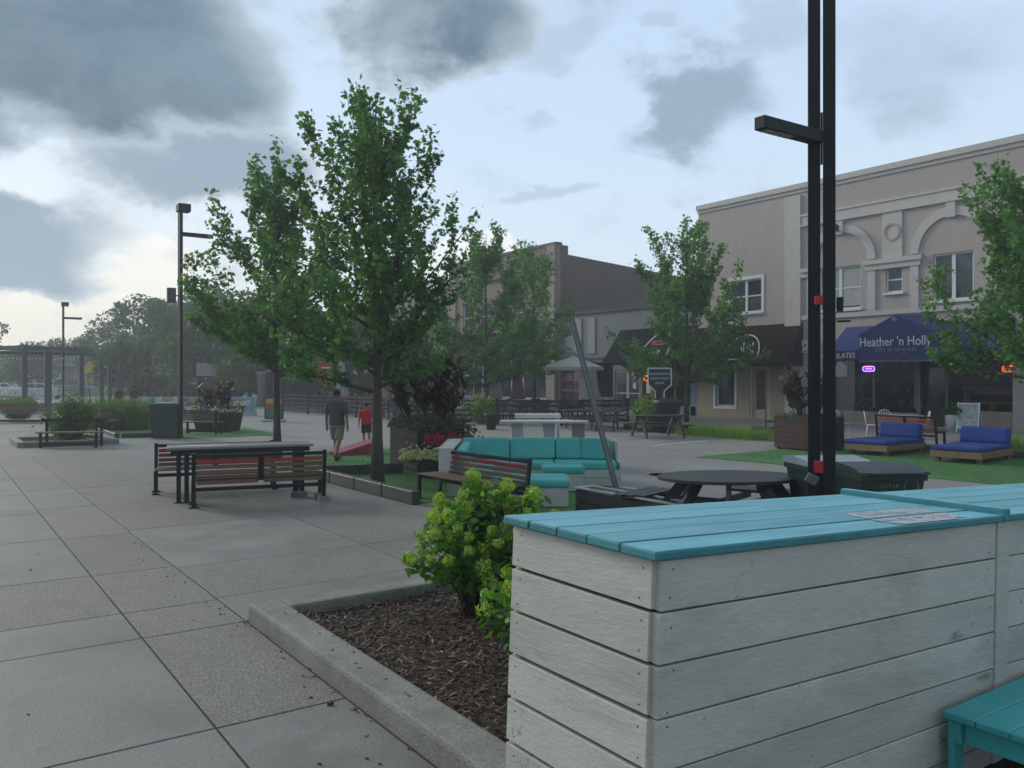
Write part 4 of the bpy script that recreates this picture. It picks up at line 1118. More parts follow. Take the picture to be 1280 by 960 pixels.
spray(t, 'leaves', (-.4, .5, -.35, .3), .55, 220, .08, MATS['begonia_leaf'], 14, .08); spray(t, 'red_flowers', (-.42, .55, -.35, .25), .66, 180, .075, MATS['red_petal'], 16, .08)
def round_pot(label, loc, r0, h, mat, group=None, name='round_pot'):
    t = thing(name, label, 'flower pot', loc, 0, group)
    m = MB(); m.lathe([(r0 * .62, 0), (r0 * .95, h * .85), (r0, h * .9), (r0, h), (r0 * .9, h), (r0 * .88, h * .9), (1e-6, h * .88)], n=24); m.build('pot', mat, t); return t
potd = M('pot_dark_green', (.018, .03, .028), .5); potb = M('pot_brown', (.10, .05, .035), .6)
wfl = MLEAF('white_petal', (.5, .52, .48), (.75, .76, .7), .3); pink = MLEAF('pink_petal', (.3, .03, .08), (.55, .08, .14), .3)
p = P(279, 31.0); t = round_pot('dark pot of white flowers and purple foliage right of the litter bin', (p.x, p.y, 0), .47, .78, potd)
cannas(t, .05, 0, .7, 1.25, .6, 8, 21); spray(t, 'white_flowers', (-.5, .55, -.55, .4), .76, 300, .08, wfl, 22, .06); spray(t, 'leaves', (-.5, .5, -.5, .5), .7, 300, .09, dkgreen, 23, .12)
p = P(258, 32.6); t = round_pot('dark pot with pink and white flowers behind the small slat bench', (p.x, p.y, 0), .62, .80, potd)
cannas(t, .1, 0, .7, 1.0, .7, 6, 31); spray(t, 'white_flowers', (-.8, .7, -.6, .5), .80, 260, .08, wfl, 32, .07); spray(t, 'leaves', (-.8, .7, -.6, .5), .74, 500, .1, dkgreen, 33, .16); spray(t, 'pink_flowers', (-.1, .5, -.4, .4), 1.15, 120, .11, pink, 34, .25)
p = P(290, 31.9); t = round_pot('tall brown pot of white flowers behind the dark pot', (p.x, p.y, 0), .46, .95, potb)
spray(t, 'white_flowers', (-.45, .6, -.5, .4), .95, 260, .08, wfl, 42, .07); spray(t, 'leaves', (-.4, .45, -.4, .4), .92, 200, .1, dkgreen, 43, .1)
p = P(614, 32.6); t = round_pot('small dark pot standing by the patio fence', (p.x, p.y, 0), .28, .62, potd)
spray(t, 'leaves', (-.2, .2, -.2, .2), .58, 80, .08, dkgreen, 44, .05)
# barrel planter and lime plant near the shop front
p = P(834, 30.8); t = round_pot('wide black barrel planter behind the picnic table under the maple', (p.x, p.y, 0), .52, 1.20, M('barrel_black', (.02, .024, .026), .5))
spray(t, 'leaves', (-.4, .4, -.4, .4), 1.15, 160, .1, dkgreen, 45, .06)
p = P(809, 31.6); bush('bright lime bush left of the black barrel planter', (p.x, p.y, 0), 1.55, 1.35, 15, yell, 1500, .13)
p = P(603, 36.5); bush('bright lime bush behind the patio fence', (p.x, p.y, .0), 1.55, 1.8, 16, yell, 1500, .13)
for i, px in enumerate((866, 892, 920, 946)):
    p = P(px, 29.6 - i * .75); grass_clump('low yellow-green grass in the edged bed across the street', (p.x, p.y, .0), 1.1, .42, 50 + i, 500, yell, 'bedding_grass', 'grass tufts in the bed across the street')
p = P(1262, 21.6); grass_clump('yellow-green grass tuft behind the second blue daybed', (p.x, p.y, 0), .8, .6, 61, 500, yell, 'bedding_grass')

# ================================================================ blue daybeds
blue = M('blue_cushion', (.012, .045, .24), .75, .12, 3, .2, 10, fine=.06, fine_scale=120)
pal = M('pallet_wood', (.20, .12, .07), .65, .25, 4, .2, island=.25)
def daybed(label, loc, rz):
    t = thing('daybed', label, 'daybed', loc, rz, 'blue cushioned pallet daybeds')
    m = MB(); m.box(-1.0, 1.0, -.58, -.55, .13, .29, 0, .004); m.box(-1.0, 1.0, .55, .58, .13, .29, 0, .004); m.box(-1.03, -1.0005, -.58, .58, .13, .29, 0, .004); m.box(1.0005, 1.03, -.58, .58, .13, .29, 0, .004)
    for i in range(8): m.box(-.99 + i * .25, -.99 + i * .25 + .2, -.549, .549, .26, .288)
    m.build('frame', pal, t)
    for x in (-.85, .85):
        for y in (-.47, .47):
            m = MB(); m.box(x - .06, x + .06, y - .06, y + .06, 0, .255, 0, .004); m.build('leg', pal, t)
    m = MB(); m.box(-1.05, 1.0, -.57, .57, .291, .41, 0, .05); m.build('mattress', blue, t)
    m = MB(); T = Matrix.Translation((.80, 0, .58)) @ Matrix.Rotation(.26, 4, 'Y'); m.box(-.13, .13, -.57, .57, -.20, .21, 0, .07, T); m.build('back_cushion', blue, t)
    return t
daybed('blue cushioned pallet daybed just right of the lamp post', (21.05, 12.75, .0), rad(3))
daybed('blue cushioned pallet daybed nearer the right edge, with grass behind it', (20.95, 10.42, 0), rad(6))
daybed('blue daybed cut off by the right edge of the picture', (20.9, 8.05, 0), rad(4))

# ================================================================ white garden set, A-frame, pot at the shop
wmet = M('white_metal', (.60, .62, .62), .4, .08, 4)
def wchair(label, loc, rz):
    t = thing('garden_chair', label, 'chair', loc, rz, 'white metal garden chairs')
    m = MB(); m.lathe([(.001, .43), (.2, .43), (.22, .44), (.22, .455), (.001, .46)], n=16); m.build('seat', wmet, t)
    for x in (-.17, .17):
        for y in (-.17, .17): m = MB(); m.tube([(x * .9, y * .9, .43), (x * 1.2, y * 1.2, 0)], .013, 6); m.build('leg', wmet, t)
    m = MB(); m.tube([(-.2, .18, .44), (-.24, .22, .68), (-.17, .25, .84), (0, .26, .88), (.17, .25, .84), (.24, .22, .68), (.2, .18, .44)], .013, 6)
    for x in (-.1, 0, .1): m.tube([(x, .2, .45), (x, .255, .86)], .008, 5)
    m.build('backrest', wmet, t); return t
c = P(1128, 26.6)
t = thing('garden_table', 'white round garden table behind the maroon bench', 'table', (c.x, c.y, .09), 0)
m = MB(); m.lathe([(.001, .70), (.62, .70), (.64, .715), (.64, .735), (.001, .74)], n=28); m.build('table_top', wmet, t)
m = MB(); m.tube([(0, 0, .70), (0, 0, .1)], .03, 10)
for k in range(3): a = k * 2.09; m.tube([(0, 0, .12), (.3 * math.cos(a), .3 * math.sin(a), .012)], .02, 6)
m.build('pedestal', wmet, t)
for px, d, rz, lb in ((1091, 26.4, 1.2, 'white garden chair at the left end of the white table'), (1112, 27.6, .3, 'white round backed chair on the far side of the white table'), (1151, 26.6, -1.9, 'white garden chair tilted in at the right of the white table'), (1052, 27.6, .6, 'white garden chair seen right of the lamp post')):
    p = P(px, d); wchair(lb, (p.x, p.y, .09), rz - YAW)
p = P(965, 28.6)
t = thing('black_chair', 'black chair left of the oxblood planter', 'chair', (p.x, p.y, .09), rad(40))
m = MB(); m.box(-.22, .22, -.22, .22, .42, .46, 0, .01); m.build('seat', black_wood, t)
m = MB(); m.box(-.21, .21, .19, .22, .62, .90, 0, .01); m.build('backrest', black_wood, t)
for x in (-.19, .19):
    for y in (-.19, .2): m = MB(); m.bar((x, y, 0), (x, y, .419 if y < 0 else .619), .03); m.build('leg', black_wood, t)
p = P(920, 28.9)
t = thing('low_planter', 'low black box at the end of the grass bed', 'planter', (p.x + .75, p.y - 1.0, 0), rad(-90))
m = MB(); m.box(-.8, .8, -.2, .2, 0, .34, 0, .01); m.build('box', black_wood, t)
p = P(1211, 29.6)
t = thing('sidewalk_sign', 'white framed folding sidewalk sign in front of the gift shop window', 'sign', (p.x, p.y, .09), rad(-70))
for s, nm in ((-1, 'panel'), (1, 'panel')):
    m = MB(); T = Matrix.Translation((0, s * .25, .52)) @ Matrix.Rotation(s * .42, 4, 'X')
    for x in (-.33, .33): m.box(x - .02, x + .02, -.015, .015, -.55, .58, 0, 0, T)
    m.box(-.31, .31, -.015, .015, .52, .56, 0, 0, T); m.box(-.31, .31, -.015, .015, -.40, -.36, 0, 0, T); m.box(-.31, .31, -.006, .006, -.359, .519, 1, 0, T)
    m.build(nm, [wmet, M('sign_face', (.30, .33, .33), .5, .5, 9)], t)
p = P(1191, 29.8); t = round_pot('white pot with leafy plant at the gift shop door', (p.x, p.y, .09), .24, .62, wmet)
spray(t, 'leaves', (-.3, .3, -.3, .3), .62, 220, .13, dkgreen, 71, .18)

# ================================================================ cornhole board
p = P(450, 22.3)
t = thing('cornhole_board', 'red slanted cornhole board on the turf between the man and the near maple trunk', 'cornhole board', (p.x, p.y, .012), -YAW + rad(38))
redp = M('red_board', (.28, .03, .045), .55, .15, 4)
m = MB(); m.prism([(-.75, .03), (.48, .32), (.48, .36), (-.75, .08)], 'y', -.3, .3); m.build('deck', redp, t)
m = MB(); m.prism([(-.74, .0), (.1, .0), (.1, .05), (.47, .16), (.47, .315), (-.74, .028)], 'y', -.3, -.27); m.prism([(-.74, .0), (.1, .0), (.1, .05), (.47, .16), (.47, .315), (-.74, .028)], 'y', .27, .3); m.box(.45, .48, -.269, .269, .16, .315); m.build('frame', redp, t)
for y in (-.25, .25): m = MB(); m.bar((.40, y, 0), (.40, y, .27), .04, .06); m.build('leg', redp, t)
# ================================================================ trees near the camera
pf = G(472, 606)
tree('tall near maple with pointed crown, trunk between long table and dark planter', (pf.x, pf.y, 0), 7.5, 2.05, 2.15, 21, green_leaf, bark, 46, 15500, .104, r0=.115, twigs=9, spread=.075, rise=1.0, tops=9, group='young street maples')
pf = P(347, 20.6)
tree('shorter near maple left of the tall one, trunk rising behind the long table', (pf.x, pf.y, 0), 7.35, 2.1, 2.4, 34, green_leaf, bark, 40, 12800, .112, r0=.10, twigs=8, spread=.085, rise=1.0, tops=7, lean=(-.15, .1), group='young street maples')
pf = P(607, 40.5)
tree('maple behind the patio fence, its spire rising right of the tall near maple', (pf.x, pf.y, 0), 9.2, 3.5, 1.9, 5, green_leaf, bark, 36, 12500, .165, r0=.12, twigs=7, spread=.12, tops=6, group='young street maples')
pf = P(668, 44)
tree('thin open honey locust in front of the brick building corner', (pf.x, pf.y, 0), 9.3, 2.4, 2.2, 6, green_leaf, bark, 28, 5200, .16, r0=.11, twigs=6, spread=.16, tops=5, group='young street maples', name='locust_tree')
pf = P(858, 36.6)
tree('bright maple in front of the brown awning across the street', (pf.x, pf.y, 0), 8.9, 3.3, 2.0, 71, green_leaf2, bark, 38, 14500, .145, r0=.11, twigs=8, spread=.11, tops=6, group='young street maples', rise=.9)
pf = P(1292, 21.8)
tree('maple at the right edge in front of the gift shop', (pf.x, pf.y, 0), 7.9, 2.75, 2.45, 9, green_leaf2, bark, 42, 16000, .125, r0=.10, twigs=8, spread=.10, tops=6, group='young street maples', rise=.85)

# ================================================================ buildings across the street
T = 31.7
tan = M('tan_stucco', (.43, .375, .345), .8, .08, .8, .25, 30, stretch=(1, 1, .3), fine=.07, fine_scale=30, dirt=(.31, .265, .245), dirt_amt=.55, dirt_scale=.8)
tan_lo = M('tan_lower', (.34, .28, .20), .8, .1, 1, dirt=(.2, .16, .12), dirt_amt=.4)
trimw = M('pale_trim', (.53, .49, .46), .7, .08, 2, dirt=(.3, .28, .26), dirt_amt=.4)
dark_in = M('dark_interior', (.012, .012, .014), .9)
glass = MGLASS('window_glass', (.035, .042, .05))
shopg = MGLASS('shop_glass', (.012, .015, .018), .8)
curtain = M('pale_curtain', (.36, .38, .38), .8, .15, 3)
wframe = M('window_white', (.66, .68, .67), .5, .06, 4)
def fx(px): return FS(px, T)[0]
def fz(px, py): return ZF(px, py, T)
def openings_wall(m, y0, y1, z0, z1, holes, x=T, thick=.35, mi=0):
    """wall in the plane x..x+thick, solid everywhere but the rectangular holes (ya, yb, za, zb)"""
    ys = sorted({y0, y1, *[h[0] for h in holes], *[h[1] for h in holes]}); zs = sorted({z0, z1, *[h[2] for h in holes], *[h[3] for h in holes]})
    ys = [y for y in ys if y0 <= y <= y1]; zs = [z for z in zs if z0 <= z <= z1]
    for a, b in zip(ys[:-1], ys[1:]):
        run_ = None
        for c, d in zip(zs[:-1], zs[1:]):
            hit = any(h[0] - 1e-6 <= a and b <= h[1] + 1e-6 and h[2] - 1e-6 <= c and d <= h[3] + 1e-6 for h in holes)
            if hit:
                if run_: m.box(x, x + thick, a, b, run_[0], run_[1], mi); run_ = None
            else: run_ = (run_[0], d) if run_ else (c, d)
        if run_: m.box(x, x + thick, a, b, run_[0], run_[1], mi)
def sash(parent, ya, yb, za, zb, cols=2, rows=2, x=T, sill=True, blind=0.0, pane=None, casing=.0, pr=.03):
    """double hung window set into a hole: frame, glass, sill"""
    f = MB(); w = .07
    f.box(x + .08, x + .16, ya, ya + w, za, zb); f.box(x + .08, x + .16, yb - w, yb, za, zb); f.box(x + .08, x + .16, ya + w, yb - w, za, za + w); f.box(x + .08, x + .16, ya + w, yb - w, zb - w, zb)
    cw = (yb - ya) / cols
    for i in range(1, cols): f.box(x + .075, x + .15, ya + i * cw - .07, ya + i * cw + .07, za + w + .001, zb - w - .001)
    for i in range(cols):
        a = ya + i * cw + (.071 if i else w); b = ya + (i + 1) * cw - (.071 if i < cols - 1 else w)
        for r_ in range(1, rows): zz = za + (zb - za) * r_ / rows; f.box(x + .09, x + .14, a, b, zz - .03, zz + .03)
    if casing:
        f.box(x - pr, x - .001, ya - casing, ya - .001, za - casing, zb + casing); f.box(x - pr, x - .001, yb + .001, yb + casing, za - casing, zb + casing)
        f.box(x - pr, x - .001, ya, yb, zb + .001, zb + casing); f.box(x - pr, x - .001, ya, yb, za - casing, za - .001)
    fo = f.build('window', wframe, parent)
    g_ = MB(); g_.box(x + .112, x + .12, ya + w, yb - w, za + w, zb - w); g_.build('pane', pane or glass, fo)
    if blind:
        b_ = MB(); b_.box(x + .103, x + .108, ya + w + .02, yb - w - .02, zb - w - (zb - za - 2 * w) * blind, zb - w - .01); b_.build('blind', curtain, fo)
    if sill:
        s_ = MB(); s_.box(x - .10, x + .079, ya - .08, yb + .08, za - .09, za - .002); s_.build('sill', wframe, fo)
    return fo

# --- gift shop / tan stucco building
YL = fx(873); YR = 4.0; RZ = 10.5
tanb = thing('stucco_building', 'two storey tan stucco building with arches and the blue shop awning', 'building', (0, 0, 0))
yp = fx(990)                         # white pilaster between the two fronts
wl = (fx(952), fx(912.5), fz(930, 391), fz(930, 350))
w2 = (fx(1076), fx(1024), 4.90, 6.70)
w3 = (fx(1128), fx(1107), 5.42, 6.45)
w4 = (fx(1217), fx(1166), 4.95, 6.74)
sdoor = (fx(963), fx(938), .12, 3.0); swin = (fx(919), fx(895), .62, 2.35)
shop_y0, shop_y1 = fx(1266), fx(1040)
holes = [wl, w2, w3, w4, sdoor, swin, (shop_y0, shop_y1, .12, 3.55)]
m = MB()
openings_wall(m, YR, YL, -.05, RZ, holes)
m.box(T + .36, T + 16, YL - .35, YL, -.05, RZ - .3); m.box(T + .36, T + 16, YR, YR + .3, -.05, RZ - .3); m.box(T + .36, T + 16, YR + .301, YL - .351, RZ - .9, RZ - .7)
m.build('wall', tan, tanb)
m = MB(); m.box(T - .012, T - .002, fx(986), YL - .001, 0.0, 3.4); 
for a, b, c, d in ((sdoor[0], sdoor[1], sdoor[2], sdoor[3]), ): pass
lowm = MB(); openings_wall(lowm, fx(985), YL - .002, .1, 3.45, [sdoor, swin], x=T - .03, thick=.028); lowm.build('lower_cladding', tan_lo, tanb)
m = MB(); m.box(T - .10, T + .5, YR, YL + .08, RZ + .001, RZ + .10); m.box(T - .12, T - .001, YR, YL + .06, RZ - .14, RZ - .001); m.box(T - .05, T - .001, YR, YL + .03, RZ - .30, RZ - .141); m.build('cornice', trimw, tanb)
m = MB(); m.box(T - .10, T - .001, yp - .5, yp + .32, .1, RZ - .421)
m.build('pilaster', trimw, tanb)
m = MB(); m.box(T - .06, T - .001, YR, yp - .51, 8.75, 9.10); m.box(T - .10, T - .001, YR, yp - .51, 9.101, 9.2); m.box(T - .10, T - .001, YR, yp - .51, 8.66, 8.749); m.build('frieze', trimw, tanb)
def arch(yc, ro=1.62, ri=1.28, zs=6.86):
    m = MB(); n = 22
    for k in range(n):
        a0, a1 = PI * k / n, PI * (k + 1) / n
        q = [(yc + ri * math.cos(a0), zs + ri * math.sin(a0)), (yc + ro * math.cos(a0), zs + ro * math.sin(a0)), (yc + ro * math.cos(a1), zs + ro * math.sin(a1)), (yc + ri * math.cos(a1), zs + ri * math.sin(a1))]
        m.prism(q, 'x', T - .07, T - .002)
    m.box(T - .13, T - .071, yc - .18, yc + .18, zs + ri - .08, zs + ro + .14); m.build('arch', trimw, tanb)
    for s in (-1, 1):
        m = MB(); y = yc + s * (ri + .17); m.box(T - .07, T - .002, y - .17, y + .17, 4.75, 6.4); m.build('pilaster', trimw, tanb)
yc1 = fx(1050); yc2 = yc1 - (fx(1093) - fx(1140)) - 2 * 1.62 + .0
yc1 = fx(1095) + 1.62; yc2 = fx(1138.5) - 1.62
for y in (yc1, yc2): arch(y)
m = MB(); m.bar((T - .13, yc1, 8.2), (T - .42, yc1, 8.28), .05); m.cbox((T - .46, yc1, 8.30), (.22, .34, .24), Matrix.Rotation(.4, 3, 'Y'), 0, .03); m.build('floodlight', M('camera_grey', (.03, .034, .038), .4), tanb)
m = MB(); ya, yb = fx(1152), fx(1082); m.box(T - .10, T - .002, ya, yb, 6.401, 6.62); m.box(T - .16, T - .002, ya - .06, yb + .06, 6.621, 6.80)
ya, yb = fx(1012), yp - .51; m.box(T - .10, T - .002, yb - .9, yb, 6.401, 6.62); m.box(T - .16, T - .002, yb - .96, yb, 6.621, 6.80)
m.box(T - .08, T - .002, YR, yp - .51, 4.55, 4.74); m.build('string_course', trimw, tanb)
m = MB(); ya, yb = fx(1128.5), fx(1103.5); m.box(T - .05, T - .002, ya, yb, 6.801, 8.659); m.build('centre_panel', trimw, tanb)
m = MB(); yc = (ya + yb) / 2; n = 28
for k in range(n):
    a0, a1 = 2 * PI * k / n, 2 * PI * (k + 1) / n
    m.prism([(yc + .27 * math.cos(a0), 7.85 + .27 * math.sin(a0)), (yc + .36 * math.cos(a0), 7.85 + .36 * math.sin(a0)), (yc + .36 * math.cos(a1), 7.85 + .36 * math.sin(a1)), (yc + .27 * math.cos(a1), 7.85 + .27 * math.sin(a1))], 'x', T - .085, T - .051)
m.build('medallion', tan, tanb)
sash(tanb, *wl, 2, 2, casing=.16, blind=.0); sash(tanb, *w2, 2, 2, blind=.96); sash(tanb, *w3, 1, 2); sash(tanb, *w4, 2, 1)
# side door and small window at street level
do = MB(); y0, y1, z0, z1 = sdoor; do.box(T + .05, T + .11, y0 + .1, y1 - .1, z0, z1 - .35)
d_ob = do.build('door', M('door_tan', (.40, .33, .26), .5), tanb)
g_ = MB(); g_.box(T + .03, T + .049, y0 + .32, y1 - .32, .55, z1 - .65); g_.build('pane', M('door_red_glass', (.10, .045, .035), .15, .3, 5), d_ob)
df = MB(); df.box(T + .0, T + .12, y0, y0 + .099, z0, z1); df.box(T + .0, T + .12, y1 - .099, y1, z0, z1); df.box(T + .0, T + .12, y0 + .1, y1 - .1, z1 - .349, z1); df.build('door_frame', trimw, tanb)
sash(tanb, *swin, 1, 1, casing=.12, sill=False, pr=.06)
# shop front, set back behind glass
sh = MB(); sh.box(T + 1.5, T + 1.6, shop_y0 + .1, shop_y1 - .1, .1, 3.55); sh.box(T + .36, T + 1.49, shop_y0 + .01, shop_y1 - .01, .02, .10); sh.box(T + .36, T + 1.49, shop_y0 + .01, shop_y1 - .01, 3.56, 3.6); sh.build('shop_interior', dark_in, tanb)
yd0, yd1 = fx(1180), fx(1147)
m = MB(); m.box(T + .05, T + .30, shop_y0, yd0, .12, .78); m.box(T + .05, T + .30, yd1, shop_y1, .12, .62); m.build('stall_riser', M('riser_tan', (.30, .25, .20), .8, .15, 2), tanb)
gl = MB(); gl.box(T + .15, T + .158, shop_y0 + .06, yd0 - .06, .79, 3.5); gl.build('shop_window', shopg, tanb)
gl = MB(); gl.box(T + .15, T + .158, yd1 + .06, shop_y1 - .06, .63, 3.5); gl.build('shop_window', shopg, tanb)
m = MB()
for y in (shop_y0 + .03, yd0 - .03, yd1 + .16, fx(1090), shop_y1 - .03): m.box(T + .12, T + .2, y - .04, y + .04, .79, 3.5)
m.box(T + .11, T + .2, yd1 - .04, yd1 + .10, .12, 3.5); m.build('window_frame', M('mullion_tan', (.16, .14, .11), .6), tanb)
dd = MB(); dd.box(T + .45, T + .49, yd0 + .05, yd1 - .05, .12, 2.6); so_ = dd.build('shop_door', M('door_dark', (.02, .02, .022), .4), tanb)
g_ = MB(); g_.box(T + .435, T + .449, yd0 + .2, yd1 - .2, .4, 2.4); g_.build('pane', glass, so_)
# things in the shop window
wh = M('display_white', (.5, .5, .48), .7); shelfw = M('shelf_wood', (.26, .13, .07), .6, .2, 4)
def display(name, label, px, d_in, fn, cat, group=None):
    y = fx(px); t = thing(name, label, cat, (T + d_in, y, .12), 0, group); fn(t); return t
def xmas(t):
    m = MB(); m.tube([(0, 0, 0), (0, 0, 2.0)], .03, 6); m.build('stem', shelfw, t)
    rng = np.random.default_rng(2); n = 420; zz = rng.uniform(.5, 2.0, n); rr_ = (2.05 - zz) * .42 * rng.uniform(.3, 1, n); a = rng.uniform(0, 2 * PI, n)
    leaf_mesh('branches', np.stack([rr_ * np.cos(a), rr_ * np.sin(a), zz], 1), .12, DIAM, MLEAF('pale_needles', (.16, .17, .14), (.40, .40, .34), .2), t, rng, .3)
display('display_tree', 'small pale decorated tree in the left shop window', 1070, .55, xmas, 'display tree')
def shelf_bench(t):
    m = MB(); m.box(-.25, .25, -.95, .95, 1.50, 1.56, 0, .01); m.build('top', shelfw, t)
    m = MB(); m.box(-.2, .2, -.9, .9, .95, 1.0); m.box(.1, .14, -.9, .9, 1.28, 1.499); m.build('shelf', shelfw, t)
    for y in (-.88, -.1, .88): m = MB(); m.box(-.2, .2, y - .035, y + .035, .62, 1.499 if abs(y) > .5 else .949); m.build('leg', shelfw, t)
display('display_table', 'orange wooden display table in the right shop window', 1231, .5, shelf_bench, 'table')
rd = random.Random(9)
def stock(t):
    m = MB()
    for i in range(60):
        y, z = rd.uniform(-1.4, 1.3), .75 + .5 * rd.randrange(5)
        m.box(.05 + rd.uniform(0, .25), .35, y, y + rd.uniform(.07, .22), z, z + rd.uniform(.08, .34), rd.randrange(3))
    m.build('goods', [M('goods_grey', (.09, .10, .11), .6), M('goods_dark', (.03, .035, .05), .6), M('goods_tan', (.13, .10, .075), .6)], t)
    m = MB()
    for k in range(5): m.box(0, .4, -1.45, 1.55, .70 + .5 * k, .745 + .5 * k)
    m.build('shelves', M('shelf_dark', (.04, .032, .028), .6), t)
display('display_shelf', 'dark shelf of goods in the middle shop window', 1115, 1.0, stock, 'shelf')
# neon signs
def neon(label, y, z, txt, col, w=.6, h=.22, x=T + .10, st=6.0):
    t = thing('neon_sign', label, 'neon sign', (x, y, z), -PI / 2)
    m = MB(); pts = []
    for k in range(24):
        a = 2 * PI * k / 24; ca, sa = math.cos(a), math.sin(a)
        pts.append((w / 2 * math.copysign(abs(ca) ** .5, ca), 0, h / 2 * math.copysign(abs(sa) ** .5, sa)))
    m.tube(pts + [pts[0]], .016, 6, cap=False); m.build('border_tube', MEMIT('neon_' + label[:6], col, st), t)
    text_mesh('lettering', txt, h * .62, MATS['neon_' + label[:6]], t, (0, -.01, 0), (PI / 2, 0, 0), .006)
    m = MB(); m.box(-w / 2 - .04, w / 2 + .04, .03, .04, -h / 2 - .03, h / 2 + .03); m.build('backing', dark_in, t)
neon('violet neon open sign in the left gift shop window', fx(1084), fz(1084, 461), 'OPEN', (.32, .12, 1.0), .52, .20, T + .10, 5)
neon('red neon open sign in the right gift shop window', fx(1259), fz(1259, 461), 'OPEN', (1, .08, .03), .42, .2, T + .10, 2.5)
m = MB(); ys = fx(1048); m.prism([(ys - .32, 2.05), (ys + .3, 2.05), (ys + .3, 2.5), (ys, 2.75), (ys - .32, 2.5)], 'x', T + .13, T + .14); o = m.build('window_poster', wh); tag(o, 'white house shaped poster in the shop window right of the lamp', 'poster')
t = thing('plaque', 'white plaque with a black mark on the pale pilaster', 'plaque', (T - .11, fx(1006), fz(1006, 433)), -PI / 2)
m = MB(); m.box(-.34, .34, .0, .02, -.28, .28); m.build('board', white_paint, t)
m = MB(); m.tube([(-.2, -.004, .18), (-.26, -.004, -.02), (-.1, -.004, -.12), (.02, -.004, .0)], .03, 6); m.ball((.1, -.004, .05), .055, 8, 6); m.box(-.26, .26, -.004, -.001, -.22, -.19); m.build('mark', black_steel, t)

# blue awning with gable
ab = M('awning_blue', (.035, .05, .175), .8, .08, 2, .15, 20); ab2 = M('awning_valance', (.012, .018, .062), .8, .1, 3)
awh = M('awning_white', (.62, .63, .66), .7, .05, 8); awd = M('awning_script', (.16, .18, .32), .7)
aw = thing('shop_awning', 'blue gabled shop awning lettered Heather n Holly', 'awning', (0, 0, 0))
TF = 30.35; TG = 29.55
def fsy(px, t_): return FS(px, t_)[0]
ya, yb = fsy(1246, TF), fsy(1034, TF)
zt = ZF(1060, 409, T); zv0, zv1 = ZF(1060, 451, TF), ZF(1060, 438.5, TF)
m = MB()
m.add([(T - .02, ya, zt), (T - .02, yb, zt), (TF, yb, zv1), (TF, ya, zv1)], [(0, 1, 2, 3)])
m.add([(T - .02, ya, zt), (TF, ya, zv1), (T - .02, ya, zv1 - .02)], [(0, 1, 2)]); m.add([(T - .02, yb, zt), (TF, yb, zv1), (T - .02, yb, zv1 - .02)], [(0, 1, 2)])
m.add([(TF + .03, ya, zv1 - .005), (TF + .03, yb, zv1 - .005), (T - .02, yb, zt - .05), (T - .02, ya, zt - .05)], [(0, 1, 2, 3)])
m.build('canopy', ab, aw)
m = MB(); m.box(TF - .015, TF + .015, ya, yb, zv0, zv1 - .002); m.box(TF + .016, T - .03, ya - .02, ya + .01, zv0, zv1 - .04); m.box(TF + .016, T - .03, yb - .01, yb + .02, zv0, zv1 - .04); m.build('valance', ab2, aw)
g0, g1 = fsy(1168, TG), fsy(1074.5, TG); gc = fsy(1119, TG)
ze = ZF(1074, 418, TG); za = ZF(1119, 393.5, TG); zb_ = ZF(1120, 450, TG)
m = MB(); m.prism([(g0, zb_), (g1, zb_), (g1, ze), (gc, za), (g0, ze)], 'x', TG - .02, TG + .02); m.build('gable_front', M('awning_navy', (.022, .034, .125), .8, .08, 2, .1, 20), aw)
m = MB()
for y0_, y1_ in ((g0, gc), (g1, gc)):
    m.add([(TG + .021, y0_, ze), (TG + .021, y1_, za), (T - .03, y1_, za + .1), (T - .03, y0_, ze + .1)], [(0, 1, 2, 3)])
for y_ in (g0, g1): m.add([(TG + .021, y_, zb_), (TG + .021, y_, ze), (T - .03, y_, ze + .1), (T - .03, y_, zb_)], [(0, 1, 2, 3)])
m.build('gable_roof', ab, aw)
m = MB(); m.box(TG - .026, TG + .024, g0, g1, zb_ - .06, zb_ - .002); m.build('hem', M('awning_hem', (.10, .11, .17), .7), aw)
RY = (PI / 2, 0, -PI / 2)
yc = (g0 + g1) / 2
text_mesh('shop_name', "Heather 'n Holly", .50, awh, aw, (TG - .026, yc + .05, ZF(1120, 427, TG)), RY, .004, sx=.84)
text_mesh('tagline', "Gifts to Gourmet", .23, awd, aw, (TG - .026, yc, ZF(1120, 436.5, TG)), RY, .004)
text_mesh('valance_words', "CHOCOLATES", .30, awh, aw, (TF - .019, fsy(1069.5, TF), (zv0 + zv1) / 2), RY, .003, align='RIGHT', sx=.95)
text_mesh('valance_words', "Candles", .30, awh, aw, (TF - .019, fsy(1188, TF), (zv0 + zv1) / 2), RY, .003)
m = MB(); 
for s in (0, .09): m.tube([(TG - .026, yc + .45 - k * .09, ZF(1120, 444, TG) + .05 * math.sin(k * .9) + s - .06) for k in range(11)], .014, 5)
m.build('swash', M('swash_red', (.3, .05, .09), .7), aw)
m = MB(); m.lathe([(.06, 0), (.08, .004), (.06, .008)], n=16); bo = m.build('badge', awd, aw); bo.location = (TG - .027, gc + .02, ZF(1119, 399, TG)); bo.rotation_euler = (0, -PI / 2, 0); bo.scale = (1, 1.4, 1)

